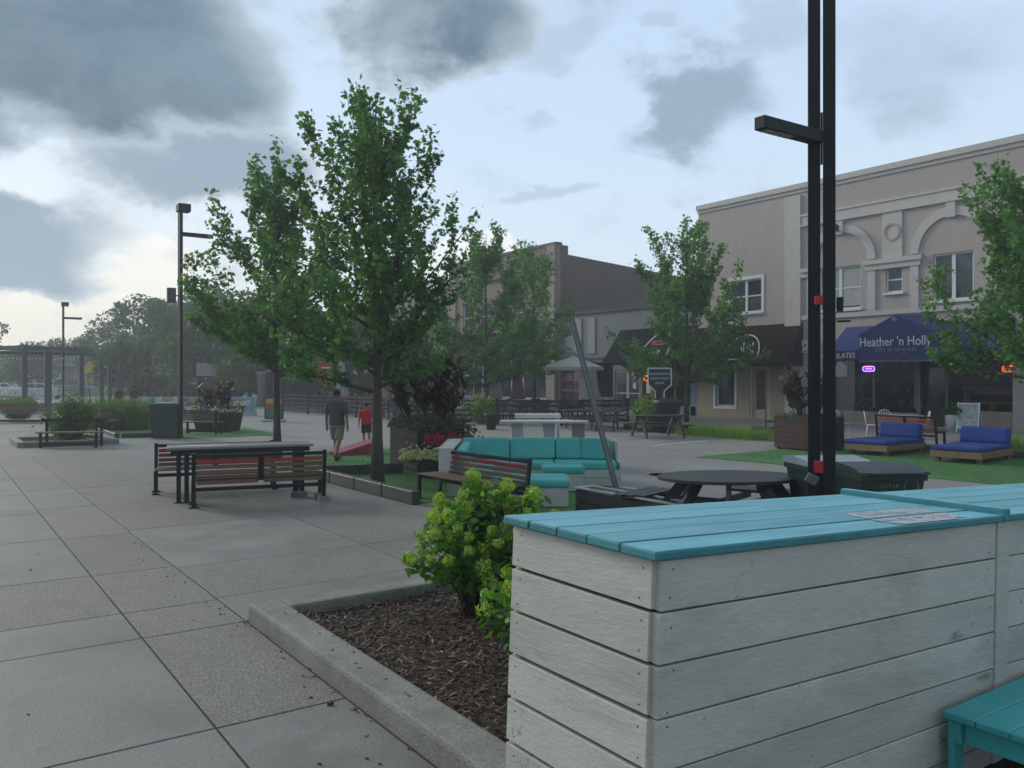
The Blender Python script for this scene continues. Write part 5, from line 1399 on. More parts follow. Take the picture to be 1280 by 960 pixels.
# brown awning on the left front
bwn = M('awning_brown', (.022, .011, .012), .9, .1, 2, .15, 20, spec=.08)
aw = thing('shop_awning', 'dark brown sloping awning with a white arc logo', 'awning', (0, 0, 0))
TB = 30.6; y0_, y1_ = fsy(984.5, TB), fsy(884, TB)
zt = ZF(960, 406, T); zl = ZF(960, 452, TB)
m = MB(); m.prism([(T - .02, zt), (TB, zl), (TB, zl - .18), (T - .02, zl - .18)], 'y', y0_, y1_); m.build('canopy', bwn, aw)
def slope_pt(y, u, off=.012):
    """u 0 at the eave, 1 at the top, on the sloping face"""
    a = Vector((TB, y, zl)); b = Vector((T - .02, y, zt)); n_ = Vector((-(zt - zl), 0, (T - .02 - TB))).normalized()
    return a.lerp(b, u) + n_ * off
cy = fsy(921, TB)
m = MB(); m.tube([slope_pt(cy + 1.05 * math.cos(a), .12 + .62 * math.sin(a)) for a in [PI * k / 16 for k in range(17)]], .035, 6)
m.tube([slope_pt(cy - .95 + k * .19, .06 + .02 * (k % 2)) for k in range(11)], .03, 5)
for k in range(7): m.tube([slope_pt(cy - .75 + k * .12, .2 + .05 * k % .2), slope_pt(cy - .62 + k * .13, .32 + .07 * ((k * 3) % 4))], .03, 5)
m.build('logo', awh, aw)

# --- low white-fronted shop between the two buildings
YB = fx(695)
gshop = thing('shop_building', 'low grey panelled shop with black awning between the taller buildings', 'building', (0, 0, 0))
gry = M('grey_panel', (.165, .18, .18), .7, .1, 1.5, dirt=(.14, .15, .15), dirt_amt=.4)
tp_ = T + .15
m = MB()
dr = (fx(797), fx(766), .1, ZF(780, 463, T)); ow = (fx(871), fx(800), .55, 3.3)
rw = (fx(735), YB - .2, .1, 3.0)
openings_wall(m, YL + .02, YB - .02, 0, 5.85, [dr, ow, rw, (fx(764), fx(737), .8, 2.9)], x=tp_); m.box(tp_ + .36, tp_ + 12, YL + .02, YB - .02, 5.3, 5.5)
m.build('wall', gry, gshop)
m = MB(); m.box(tp_ - .10, tp_ - .002, YL + .03, YB - .03, 5.75, 5.95); m.box(tp_ - .05, tp_ - .002, fx(772), YB - .1, 3.05, 3.18)
m.build('cornice', M('cornice_dark', (.05, .05, .05), .7), gshop)
m = MB()
for px in (716, 733): m.box(tp_ - .06, tp_ - .002, fx(px + 9), fx(px), 3.4, 5.5)
m.build('panel_strip', M('strip_pale', (.27, .275, .27), .7), gshop)
m = MB(); m.box(tp_ + .6, tp_ + .7, YL + .05, YB - .05, .05, 4.0); m.build('interior', dark_in, gshop)
st_ = M('rubble_stone', (.15, .14, .135), .85, .5, 7, .6, 20)
m = MB(); m.box(tp_ - .08, tp_ - .002, fx(766) + .02, fx(737.5), .02, .9); m.box(tp_ - .085, tp_ - .002, fx(736.5), fx(722.5), .02, 3.04); m.build('stone_pier', st_, gshop)
# doors
alum = M('door_alu', (.42, .43, .43), .4, .1, 4)
def glazed_door(parent, y0_, y1_, z0_, z1_, x):
    f = MB(); w = .09
    f.box(x, x + .06, y0_, y0_ + w, z0_, z1_); f.box(x, x + .06, y1_ - w, y1_, z0_, z1_); f.box(x, x + .06, y0_ + w, y1_ - w, z1_ - w, z1_); f.box(x, x + .06, y0_ + w, y1_ - w, z0_, z0_ + .16); f.box(x, x + .06, y0_ + w, y1_ - w, z0_ + 1.0, z0_ + 1.07)
    d = f.build('door', alum, parent); g_ = MB(); g_.box(x + .025, x + .033, y0_ + w, y1_ - w, z0_ + .16, z1_ - w); g_.build('pane', glass, d); return d
ymid = (dr[0] + dr[1]) / 2
glazed_door(gshop, dr[0], ymid - .01, dr[2], dr[3] - .02, tp_ + .06); glazed_door(gshop, ymid + .01, dr[1], dr[2], dr[3] - .02, tp_ + .06)
m = MB(); m.lathe([(.17, 0), (.23, .004), (.23, .008)], n=20); k_ = m.build('door_sticker', white_paint, gshop); k_.location = (tp_ + .05, dr[0] + .45, 2.15); k_.rotation_euler = (0, -PI / 2, 0)
m = MB(); m.box(tp_ + .05, tp_ + .055, dr[0] + .33, dr[0] + .58, 1.4, 1.72); m.build('door_notice', white_paint, gshop)
gl = MB(); gl.box(tp_ + .1, tp_ + .108, ow[0] + .05, ow[1] - .05, ow[2], ow[3]); gl.build('shop_window', shopg, gshop)
m = MB()
for px in (812, 840, 864): m.box(tp_ + .05, tp_ + .12, fx(px) - .05, fx(px) + .05, ow[2], ow[3])
m.build('window_frame', M('mullion_ochre', (.30, .21, .08), .6), gshop)
m = MB(); m.box(tp_ - .06, tp_ - .002, YL + .03, YL + .62, .1, 3.3); m.box(tp_ - .06, tp_ - .002, fx(868), fx(845), .1, .54); m.build('blue_column', M('column_blue', (.16, .22, .27), .6, .1, 3), gshop)
rf = MB(); y0_, y1_ = fx(722), fx(697)
for z_ in (.5, 1.15, 1.8, 2.45): rf.box(tp_ + .08, tp_ + .16, y0_, y1_, z_, z_ + .14)
for y_ in (y0_, y1_ - .12): rf.box(tp_ + .07, tp_ + .17, y_, y_ + .12, .3, 2.8)
ro = rf.build('window', M('red_frame', (.26, .04, .045), .5, .15, 4), gshop); g_ = MB(); g_.box(tp_ + .2, tp_ + .21, y0_, y1_, .3, 2.8); g_.build('pane', glass, ro)
neon('orange neon open sign beside the glazed double door', fx(807), fz(807, 473), 'OPEN', (1, .22, .05), .62, .26, tp_ + .04, 5)
m = MB(); m.box(tp_ + .04, tp_ + .045, fx(810), fx(804.5), 1.15, 1.75); o = m.build('window_poster', white_paint); tag(o, 'white notice in the window under the orange neon sign', 'poster')
# black awning with white arc
blk = M('awning_black', (.008, .010, .012), .9, .1, 2, .15, 20, spec=.08)
aw = thing('shop_awning', 'black sloping awning with a white arc and lettering behind the maple', 'awning', (0, 0, 0))
TB = 30.5; y0_, y1_ = fsy(866, TB), fsy(753, TB); zt = ZF(800, 411, T); zl = ZF(780, 452, TB)
m = MB(); m.prism([(T + .13, zt), (TB, zl), (TB, zl - .16), (T + .13, zl - .16)], 'y', y0_, y1_); m.build('canopy', blk, aw)
def slope_pt2(y, u, off=.012):
    a = Vector((TB, y, zl)); b = Vector((T + .13, y, zt)); n_ = Vector((-(zt - zl), 0, (T + .13 - TB))).normalized()
    return a.lerp(b, u) + n_ * off
cy = fsy(812, TB)
m = MB(); m.tube([slope_pt2(cy + 1.0 * math.cos(a), .15 + .68 * math.sin(a)) for a in [PI * k / 16 for k in range(17)]], .045, 6); m.build('logo_arc', awh, aw)
sl_ang = math.atan2(zt - zl, T + .13 - TB)
text_mesh('lettering', 'PIZZA', .42, M('letter_red', (.45, .10, .08), .6), aw, slope_pt2(cy, .52, .02), (sl_ang, 0, -PI / 2), .006)
text_mesh('lettering', 'CAFE', .34, awh, aw, slope_pt2(cy, .25, .02), (sl_ang, 0, -PI / 2), .006)

# --- brick corner building
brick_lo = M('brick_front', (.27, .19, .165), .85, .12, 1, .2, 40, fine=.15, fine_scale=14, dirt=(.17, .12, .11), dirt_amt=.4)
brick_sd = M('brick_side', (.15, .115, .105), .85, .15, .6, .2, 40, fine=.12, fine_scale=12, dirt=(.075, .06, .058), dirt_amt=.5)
YE = fx(563); RB = ZF(690, 306.5, T)
brk = thing('brick_building', 'two storey brick corner building with dark side wall and black ground floor sign', 'building', (0, 0, 0))
wins = []
for k in range(4):
    c_ = YB + 2.6 + k * (YE - YB - 4) / 4 + 1.0
    wins.append((c_ - .75, c_ + .75, 5.1, 7.4))
gy = [(YB + .9, YB + 6.2, .6, 3.2), (YB + 7.2, YB + 12, .6, 3.2), (YB + 13.0, YE - 1.2, .6, 3.2)]
m = MB(); openings_wall(m, YB, YE, 0, RB, wins + gy); m.build('front_wall', brick_lo, brk)
m = MB()
xs = [T + .36, T + .95, T + 14]; 
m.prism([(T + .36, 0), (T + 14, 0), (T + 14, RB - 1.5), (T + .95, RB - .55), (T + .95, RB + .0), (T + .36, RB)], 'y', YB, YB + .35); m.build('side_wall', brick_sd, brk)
m = MB(); m.box(T + .36, T + 14, YB + .36, YE, RB - 2.2, RB - 2.0); m.box(T + .36, T + 14, YE - .3, YE, 0, RB - 2.21); m.build('roof', M('roof_tar', (.05, .05, .05), .9), brk)
m = MB(); m.box(T - .08, T + .45, YB - .05, YE, RB + .001, RB + .16); m.box(T - .15, T - .125, YB, YE, 8.6, 8.9); m.box(T - .1249, T - .001, YB + .9, YE - .95, 8.6, 8.9); m.build('coping', M('coping_dark', (.10, .085, .08), .7), brk)
for y_ in (YB + .02, YE - .9):
    m = MB(); m.box(T - .12, T - .003, y_, y_ + .85, 0.02, RB - .01); m.build('pilaster', M('pilaster_tan', (.30, .25, .21), .8, .15, 2), brk)
for wi in wins: sash(brk, *wi, 1, 2)
m = MB(); m.box(T + .9, T + 1.0, YB + .5, YE - .5, 0, 3.6); m.build('interior', dark_in, brk)
for g0_ in gy:
    f = MB(); k_ = max(2, int((g0_[1] - g0_[0]) / 1.1))
    for i in range(k_ + 1):
        y_ = g0_[0] + (g0_[1] - g0_[0]) * i / k_; f.box(T + .05, T + .13, max(g0_[0], y_ - .05), min(g0_[1], y_ + .05), g0_[2], g0_[3])
    f.box(T + .06, T + .12, g0_[0] + .051, g0_[1] - .051, g0_[2], g0_[2] + .12)
    fo = f.build('shop_window', white_paint, brk); g_ = MB(); g_.box(T + .085, T + .095, g0_[0], g0_[1], g0_[2], g0_[3]); g_.build('pane', glass, fo)
    b_ = MB(); b_.box(T - .05, T - .003, g0_[0], g0_[1], .05, .58); b_.build('stall_riser', M('riser_pale', (.40, .42, .41), .7, .1, 3), brk)
sg = thing('fascia_sign', 'black sign board with white hook and arched SMOKE HOUSE lettering', 'sign', (T - .45, (YB + YE) / 2 + .5, 0), -PI / 2)
ys0 = fx(664); ys1 = fx(566); hw = (ys1 - ys0) / 2; sg.location.y = (ys0 + ys1) / 2
m = MB(); m.box(-hw, hw, 0, .40, 3.35, 5.0, 0, .01); m.build('board', blk, sg)
cxs = sg.location.y - fx(613)
text_mesh('lettering', 'SMOKE HOUSE', .50, awh, sg, (cxs, -.01, 3.92), (PI / 2, 0, 0), .006, arc=.26, sx=.8)
text_mesh('lettering', 'WHISKEY & COMFORT', .34, awh, sg, (cxs, -.01, 3.55), (PI / 2, 0, 0), .006, sx=.8)
m = MB(); m.tube([(cxs + .12, -.02, 5.0), (cxs + .14, -.02, 4.8), (cxs + .05, -.02, 4.56), (cxs - .12, -.02, 4.46), (cxs - .25, -.02, 4.52)], [.02, .04, .055, .05, .02], 6); m.build('hook_logo', awh, sg)
t = thing('round_sign', 'round red and white hanging sign on the brick corner', 'sign', (T - .7, YB + .3, ZF(695, 435, T)), 0)
m = MB(); m.tube([(0, -.03, 0), (0, .03, 0)], .58, 24); m.build('disc', M('sign_red', (.22, .04, .04), .5), t)
m = MB(); m.tube([(.5 * math.cos(a), -.036, .5 * math.sin(a)) for a in [PI * (-.5 + k / 14) for k in range(15)]], .04, 6); m.build('white_arc', awh, t)
m = MB(); m.bar((.0, 0, .62), (.7, 0, .62), .04); m.bar((.0, 0, .55), (0, 0, .66), .03); m.build('bracket', black_steel, t)

# --- farther facades behind the trees
def far_building(label, y0_, y1_, h, mat, wins=4, x=T, depth=12, floors=2):
    b = thing('shop_building', label, 'building', (0, 0, 0))
    hs = []
    for f in range(floors):
        z_ = .7 + f * 3.6; n = wins
        for k in range(n):
            c_ = y0_ + (k + .5) * (y1_ - y0_) / n; hs.append((c_ - .8, c_ + .8, z_, z_ + 2.2))
    m = MB(); openings_wall(m, y0_, y1_, 0, h, hs, x=x); m.box(x + .36, x + depth, y0_, y0_ + .3, 0, h - .4); m.box(x + .36, x + depth, y1_ - .3, y1_, 0, h - .4); m.box(x + .36, x + depth, y0_ + .31, y1_ - .31, h - 1, h - .8); m.build('wall', mat, b)
    m = MB(); m.box(x - .12, x + .4, y0_, y1_, h + .001, h + .2); m.build('coping', MATS['coping_dark'], b)
    for q in hs: sash(b, *q, 1, 2, x=x, sill=False)
    return b
far_building('pinkish brick shop building left of the brick corner building', YE + .1, YE + 14, 8.6, M('pink_brick', (.26, .17, .15), .85, .15, 1, fine=.1, fine_scale=14), 4)
far_building('pale peach building glimpsed behind the maples', YE + 14.2, YE + 27, 7.2, M('peach_stucco', (.40, .27, .21), .85, .1, 1), 4)
p = P(219, 128)
b = thing('flat_roofed_building', 'reddish flat roofed building far behind the left trees', 'building', (p.x, p.y, 0), rad(-20))
m = MB(); m.box(-2.0, 3, 0, 14, 0, 12.6); m.build('wall', M('far_red_brick', (.30, .17, .13), .85), b); m = MB(); m.box(-2.2, 3.2, -.2, 14.2, 12.61, 13.3); m.build('parapet', M('far_parapet', (.42, .30, .25), .8), b)
for i in range(2):
    m = MB(); m.box(-1.6 + i * 2.4, -.2 + i * 2.4, -.06, .0 - .002, 7.5, 9.6); m.build('window', glass, b)
p = P(22, 105)
b = thing('low_building', 'low grey building far behind the pergola', 'building', (p.x, p.y, 0), rad(-35))
m = MB(); m.box(-9, 7, 0, 9, 0, 3.4); m.build('wall', M('far_grey_wall', (.2, .2, .2), .8), b); m = MB(); m.prism([(-.6, 3.41), (9.6, 3.41), (4.5, 5.0)], 'x', -9.5, 7.5); m.build('roof', M('far_roof', (.13, .14, .155), .8), b)
for i in range(5): m = MB(); m.box(-8 + i * 3, -6.6 + i * 3, -.06, -.002, 1.2, 2.8); m.build('window', white_paint, b)
# ================================================================ patio across the street
rail_m = M('rail_black', (.012, .014, .015), .5)
def patio_fence(label, a, b):
    a, b = Vector((*a, 0)), Vector((*b, 0)); L = (b - a).length; ang = math.atan2(b.y - a.y, b.x - a.x)
    t = thing('patio_fence', label, 'fence', a, ang, 'black patio fence panels')
    m = MB()
    for z in (.16, .38, .60, .82, 1.02): m.box(.04, L - .04, -.022, .022, z - .042, z + .042)
    m.build('rails', rail_m, t)
    m = MB(); n = int(L / .13)
    for i in range(1, n): x = i * L / n; m.box(x - .011, x + .011, -.011, .011, .06, .985)
    m.build('balusters', rail_m, t)
    n = max(1, round(L / 2.3))
    for i in range(n + 1):
        m = MB(); x = i * L / n; m.box(x - .05, x + .05, -.05, .05, 0, 1.12, 0, .006); m.build('post', rail_m, t)
    return t
c0 = P(532, 37.2); c1 = P(622, 36.2); c2 = P(702, 35.4); c3 = P(785, 36.6); c4 = P(420, 44); c5 = P(352, 48)
patio_fence('black patio fence panel left of the small dark pot', c0.xy, c1.xy); patio_fence('black patio fence panel right of the small dark pot', c1.xy, c2.xy)
patio_fence('black patio fence panel behind the two short picnic tables', c2.xy, c3.xy); patio_fence('black patio fence panel behind the walking man', c4.xy, c0.xy); patio_fence('black patio fence panel behind the red and yellow board', c5.xy, c4.xy)
def patio_chair():
    t = thing('patio_chair', 'black metal chair on the fenced patio', 'chair', (0, 0, 0), 0, 'black patio chairs')
    m = MB(); m.box(-.23, .23, -.23, .23, .43, .46, 0, .01); m.build('seat', rail_m, t)
    m = MB()
    for i in range(4): m.box(-.2, .2, .21, .225, .56 + i * .1, .62 + i * .1)
    m.box(-.235, -.2, .2, .235, .46, .95); m.box(.2, .235, .2, .235, .46, .95); m.build('backrest', rail_m, t)
    for x in (-.2, .2):
        for y in (-.2, .2): m = MB(); m.bar((x, y, 0), (x, y, .429), .03); m.build('leg', rail_m, t)
    return t
def patio_table():
    t = thing('patio_table', 'dark square table on the fenced patio', 'table', (0, 0, 0), 0, 'dark patio tables')
    m = MB(); m.box(-.45, .45, -.45, .45, .72, .75, 0, .006); m.build('table_top', M('patio_top', (.03, .03, .032), .35), t)
    m = MB(); m.tube([(0, 0, .01), (0, 0, .719)], .035, 8); m.box(-.3, .3, -.03, .03, 0, .03); m.box(-.03, .03, -.3, -.031, 0, .03); m.box(-.03, .03, .031, .3, 0, .03); m.build('pedestal', rail_m, t)
    return t
ch0, tb0 = patio_chair(), patio_table(); used = [0, 0]
rp_ = random.Random(3)
spots = [(385, 49), (415, 47), (460, 48), (505, 40), (530, 40), (560, 44), (590, 43), (612, 39), (655, 43), (685, 42.5), (722, 41), (372, 53), (400, 55), (430, 50), (452, 46), (470, 51), (492, 43), (515, 46), (545, 42), (575, 40.5), (640, 39.5), (668, 40.5), (700, 39), (745, 40), (355, 57), (440, 58)]
for px, d in spots:
    p = P(px, d); lv = .0
    tt = tb0 if used[0] == 0 else dup(tb0); used[0] = 1; tt.location = p; tt.rotation_euler = (0, 0, rp_.uniform(0, 1.5))
    for k in range(rp_.choice((2, 3, 3, 4))):
        a = rp_.uniform(0, .5) + k * PI / 2 + rp_.uniform(-.2, .2)
        cc = ch0 if used[1] == 0 else dup(ch0); used[1] = 1
        cc.location = (p.x + .72 * math.cos(a), p.y + .72 * math.sin(a), 0); cc.rotation_euler = (0, 0, a - PI / 2)
def closed_umbrella(label, px, d, h, mat, w=.22):
    p = P(px, d); t = thing('patio_umbrella', label, 'umbrella', p, 0, 'folded patio umbrellas')
    m = MB(); m.tube([(0, 0, 0), (0, 0, h)], .025, 8); m.lathe([(.28, 0), (.28, .05), (.05, .1)], n=16); m.build('pole', grey_steel, t)
    m = MB(); prof = [(w * 1.15, .95), (w * 1.25, 1.1), (w * .9, 1.5), (w * .75, 1.9), (w * .5, h - .2), (.02, h)]
    n = 16; vs = []; fs = []
    for r_, z in prof:
        for k in range(n): a = 2 * PI * k / n; q = r_ * (1 + .22 * (-1) ** k); vs.append((q * math.cos(a), q * math.sin(a), z))
    for i in range(len(prof) - 1):
        for k in range(n): fs.append((i * n + k, i * n + (k + 1) % n, (i + 1) * n + (k + 1) % n, (i + 1) * n + k))
    m.add(vs, fs); m.build('canopy', mat, t); return t
um_g = M('umbrella_grey', (.30, .30, .32), .8, .1, 3); um_r = M('umbrella_mauve', (.18, .10, .10), .8, .1, 3); um_b = M('umbrella_navy', (.03, .04, .06), .8)
closed_umbrella('pale grey folded umbrella above the walking man', 427, 47, 3.0, um_g, .3)
closed_umbrella('dark navy folded umbrella right of the pale grey one', 434, 48.5, 3.4, um_b, .3)
closed_umbrella('grey folded umbrella in front of the white shop mullions', 620, 41, 2.9, um_g)
closed_umbrella('mauve folded umbrella behind the patio fence', 647, 41.5, 2.75, um_r, .27)
closed_umbrella('grey folded umbrella behind the leaning post', 741, 42, 2.6, um_g, .26)
p = P(716, 43.5)
t = thing('open_umbrella', 'open cream umbrella left of the leaning post', 'umbrella', p, -YAW)
m = MB(); m.tube([(0, 0, 0), (0, 0, 3.1)], .03, 8); m.build('pole', grey_steel, t)
m = MB(); n = 8; vs = [(0, 0, 3.15)] + [(1.6 * math.cos(2 * PI * k / n), 1.6 * math.sin(2 * PI * k / n), 2.55) for k in range(n)] + [(1.6 * math.cos(2 * PI * k / n), 1.6 * math.sin(2 * PI * k / n), 2.38) for k in range(n)] + [(0, 0, 3.12)]
fs = [(0, 1 + k, 1 + (k + 1) % n) for k in range(n)] + [(1 + k, 9 + k, 9 + (k + 1) % n, 1 + (k + 1) % n) for k in range(n)]
m.add(vs, fs); m.build('canopy', M('umbrella_cream', (.46, .44, .42), .8, .06, 3), t)
p = P(576, 38.5)
t = thing('patio_heater', 'tall steel patio heater with round white hood', 'patio heater', p, 0)
stl = M('brushed_steel', (.33, .33, .33), .35, .1, 5, metal=.5)
m = MB(); m.lathe([(.001, 2.12), (.42, 2.06), (.45, 2.08), (.30, 2.2), (.05, 2.26), (.001, 2.26)], n=24); m.build('hood', M('hood_white', (.6, .6, .6), .4), t)
m = MB(); m.lathe([(.24, 0), (.24, .75), (.2, .8), (.04, .82), (.04, 1.7), (.15, 1.72), (.17, 2.0), (.05, 2.02), (.04, 2.1)], n=20); m.build('body', stl, t)
# directional sign in front of the low shop
p = P(824.5, 33.5)
t = thing('direction_sign', 'dark pointed direction sign with white lines of writing', 'sign', p, -YAW)
m = MB(); m.prism([(-.42, 2.35), (.42, 2.35), (.42, 1.75), (.14, 1.5), (.12, .0), (-.12, .0), (-.14, 1.5), (-.42, 1.75)], 'y', -.03, .03); m.build('board', M('sign_navy', (.02, .022, .045), .5), t)
m = MB()
def outline(m, pts, y, w):
    for a, b in zip(pts, pts[1:] + pts[:1]): m.bar((a[0], y, a[1]), (b[0], y, b[1]), w, w)
outline(m, [(-.46, 2.39), (.46, 2.39), (.46, 1.73), (.18, 1.47), (.16, .02), (-.16, .02), (-.18, 1.47), (-.46, 1.73)], 0, .045); m.build('border', white_paint, t)
for z, tx in ((2.16, 'DOWNTOWN'), (1.98, 'MAIN STREET'), (1.8, 'SHOPS')): text_mesh('lettering', tx, .125, white_paint, t, (0, -.034, z), (PI / 2, 0, 0), .003)
# red round-about sign, grey sign back, yellow sign
def post_sign(name, label, px, d, h, fn, cat='sign', yaw=-YAW):
    p = P(px, d); t = thing(name, label, cat, p, yaw); m = MB(); m.tube([(0, 0.03, 0), (0, .03, h)], .035, 8); m.build('post', black_steel, t); fn(t, h); return t
def redsign(t, h):
    m = MB(); m.box(-.5, .5, -.02, .0, h - .75, h - .05, 0, .01); m.box(-.42, .42, -.02, 0, h - 1.25, h - .82, 0, .01); m.build('panel', M('sign_red2', (.30, .03, .03), .5), t)
    m = MB(); m.box(-.36, .36, -.026, -.021, h - 1.02, h - .94); m.box(-.3, .3, -.026, -.021, h - .45, h - .38); m.build('stripe', white_paint, t)
post_sign('street_sign', 'red sign board on a dark post behind the walking man', 408, 50, 3.0, redsign)
p = P(258, 60)
t = thing('sign_board', 'blank grey back of a wide sign on two posts', 'sign', p, -YAW)
m = MB(); m.box(-.72, .72, -.02, .02, 2.1, 3.05, 0, .01); m.build('panel', M('sign_back_grey', (.27, .27, .28), .6, .08, 2), t)
for x in (-.62, .62): m = MB(); m.box(x - .05, x + .05, .021, .08, 0, 3.05); m.build('post', grey_steel, t)
def ysign(t, h):
    m = MB(); T_ = Matrix.Translation((0, -.02, h - .7)) @ Matrix.Rotation(PI / 4, 4, 'Y'); m.box(-.55, .55, -.01, .01, -.55, .55, 0, 0, T_); m.box(-.4, .4, -.02, .0, h - 2.0, h - 1.55); m.build('panel', M('sign_yellow', (.55, .33, .03), .5), t)
post_sign('warning_sign', 'yellow diamond warning sign beside the pergola', 112, 75, 3.4, ysign)
p = P(342, 38.3)
t = thing('sandwich_board', 'green framed sandwich board with yellow, red and green bands', 'sign', p, -YAW)
m = MB(); m.box(-.42, .42, -.03, .03, .12, 1.15, 0, .05); m.box(-.42, .42, .1, .15, .12, 1.0); m.build('frame', M('board_green', (.03, .06, .055), .5), t)
m = MB(); 
for i, (z0, z1) in enumerate(((.84, 1.04), (.62, .82), (.22, .60))): m.box(-.34, .34, -.038, -.031, z0, z1, i)
m.build('bands', [M('band_yellow', (.42, .33, .08), .6), M('band_red', (.42, .05, .04), .6), M('band_green', (.05, .16, .07), .6)], t)
m = MB(); m.box(-.5, .5, -.28, .28, 0, .10, 0, .03); m.build('base', M('base_pale', (.35, .36, .38), .5), t)
# painted barriers
rb_ = random.Random(8)
bmats = [M('mural_blue', (.13, .24, .34), .6, .35, 3), M('mural_pale', (.38, .42, .42), .6, .25, 3), M('mural_orange', (.42, .19, .07), .6, .2, 3), M('mural_ochre', (.36, .27, .10), .6, .2, 3), M('mural_deep', (.06, .13, .26), .6, .3, 3)]
for k, (x0, x1, lab, cs) in enumerate(((178, 204, 'painted barrier in pale blue and white at the left end of the row', (1, 0, 1)), (205, 224, 'painted barrier with an orange patch beside the lamp', (0, 2, 1)), (229, 262, 'painted barrier in blue and ochre behind the flower pots', (4, 3, 0, 0)), (286, 319, 'painted sky blue barrier right of the flower pots', (0, 0, 0)))):
    a, b = P(x0, 44.5), P(x1, 44.5); L = (b - a).length
    t = thing('painted_barrier', lab, 'barrier', a, -YAW, 'painted concrete barriers')
    m = MB(); prof = [(-.28, 0), (.28, 0), (.28, .12), (.12, .45), (.09, .98), (-.09, .98), (-.12, .45), (-.28, .12)]
    m.prism([(y, z) for y, z in prof], 'x', 0, L); m.build('block', bmats[1], t)
    m = MB(); n = len(cs); 
    for i, c in enumerate(cs):
        y = -.135; xa, xb = L * i / n + .01, L * (i + 1) / n - .005
        m.add([(xa, -.128, .46), (xb, -.128, .46), (xb, -.098, .96), (xa, -.098, .96)], [(0, 1, 2, 3)], c); m.add([(xa, -.288, .13), (xb, -.288, .13), (xb, -.128, .458), (xa, -.128, .458)], [(0, 1, 2, 3)], c)
    m.build('mural', bmats, t)
# dark green enclosure behind the sandwich board
p = P(362, 62)
t = thing('enclosure', 'dark green board enclosure behind the patio fence', 'enclosure', p, -YAW)
eg = M('enclosure_green', (.012, .038, .034), .7, .15, 2)
m = MB()
for i in range(14): m.box(-1.9 + i * .27, -1.9 + i * .27 + .255, -.03, .03, .1, 2.4)
m.build('boards', eg, t)
for x in (-1.95, 1.95): m = MB(); m.box(x - .06, x + .06, -.06, .06, 0, 2.5); m.build('post', eg, t)
m = MB(); m.box(-1.88, 1.88, .031, 2, .05, 2.3); m.build('shed', eg, t)
p = P(327, 58)
t = thing('concrete_pillar', 'grey concrete pillar left of the green enclosure', 'pillar', p, 0)
m = MB(); m.lathe([(.3, 0), (.3, 2.2), (.34, 2.25), (.34, 2.4), (.001, 2.4)], n=20); m.build('shaft', M('pillar_grey', (.22, .22, .21), .8), t)

# ================================================================ pergola, bike rack
t = thing('pergola', 'dark timber pergola with string lights at the far left', 'pergola', (0, 0, 0))
pm = M('pergola_dark', (.06, .068, .072), .7, .2, 3)
pa, pb = P(-40, 49), P(31, 49); pc, pd_ = P(118, 56), P(40, 60)
posts = [P(-38, 49), P(31, 44), P(60, 46), P(102, 50.5), P(127, 54), P(137, 58), P(151, 52)]
H_ = [3.65] * 7
for i, q in enumerate(posts):
    m = MB(); w = .12 if i != 2 else .17; m.box(q.x - w, q.x + w, q.y - w, q.y + w, 0, 3.45 if i < 4 else 2.9); m.build('post', pm, t)
m = MB()
def beam(a, b, z, w=.10, h=.2): m.bar((a.x, a.y, z), (b.x, b.y, z), w, h)
beam(posts[0], posts[1], 3.62); beam(posts[1], posts[2], 3.6); beam(posts[2], posts[3], 3.6); beam(posts[0], P(0, 54), 3.61); beam(P(0, 54), P(118, 58), 3.6); beam(posts[3], P(118, 58), 3.62)
m.build('beams', pm, t)
m = MB()
for i in range(16):
    a = posts[0].lerp(posts[3], i / 15); b = P(0, 54).lerp(P(118, 58), i / 15); m.bar((a.x, a.y, 3.83), (b.x, b.y, 3.83), .06, .14)
m.build('rafters', pm, t)
m = MB()
for k in range(30):
    a = posts[0].lerp(posts[3], k / 29); m.ball((a.x, a.y, 3.2 - .12 * abs(math.sin(k * .9))), .045, 6, 4)
m.build('string_lights', M('bulb_glass', (.55, .55, .5), .3), t)
for px, d, lb in ((148, 47, 'dark wooden post with a small box left of the litter bin'), (167, 49, 'slim dark post between the pergola and the barriers')):
    p = P(px, d); q = thing('wooden_post', lb, 'post', p); m = MB(); m.box(-.07, .07, -.07, .07, 0, 2.2); m.build('shaft', pm, q); m = MB(); m.box(-.22, .22, -.12, -.071, .8, 1.25); m.build('box', black_steel, q)
p = P(113, 33.5); t = thing('bike_rack', 'black hoop bike rack behind the narrow bench', 'bike rack', p, rad(20))
for k in range(3):
    m = MB(); m.tube([(k * .42, 0, 0), (k * .42, 0, .8), (k * .42, .12, .95), (k * .42, .5, .95), (k * .42, .62, .8), (k * .42, .62, 0)], .022, 6); m.build('hoop', black_steel, t)

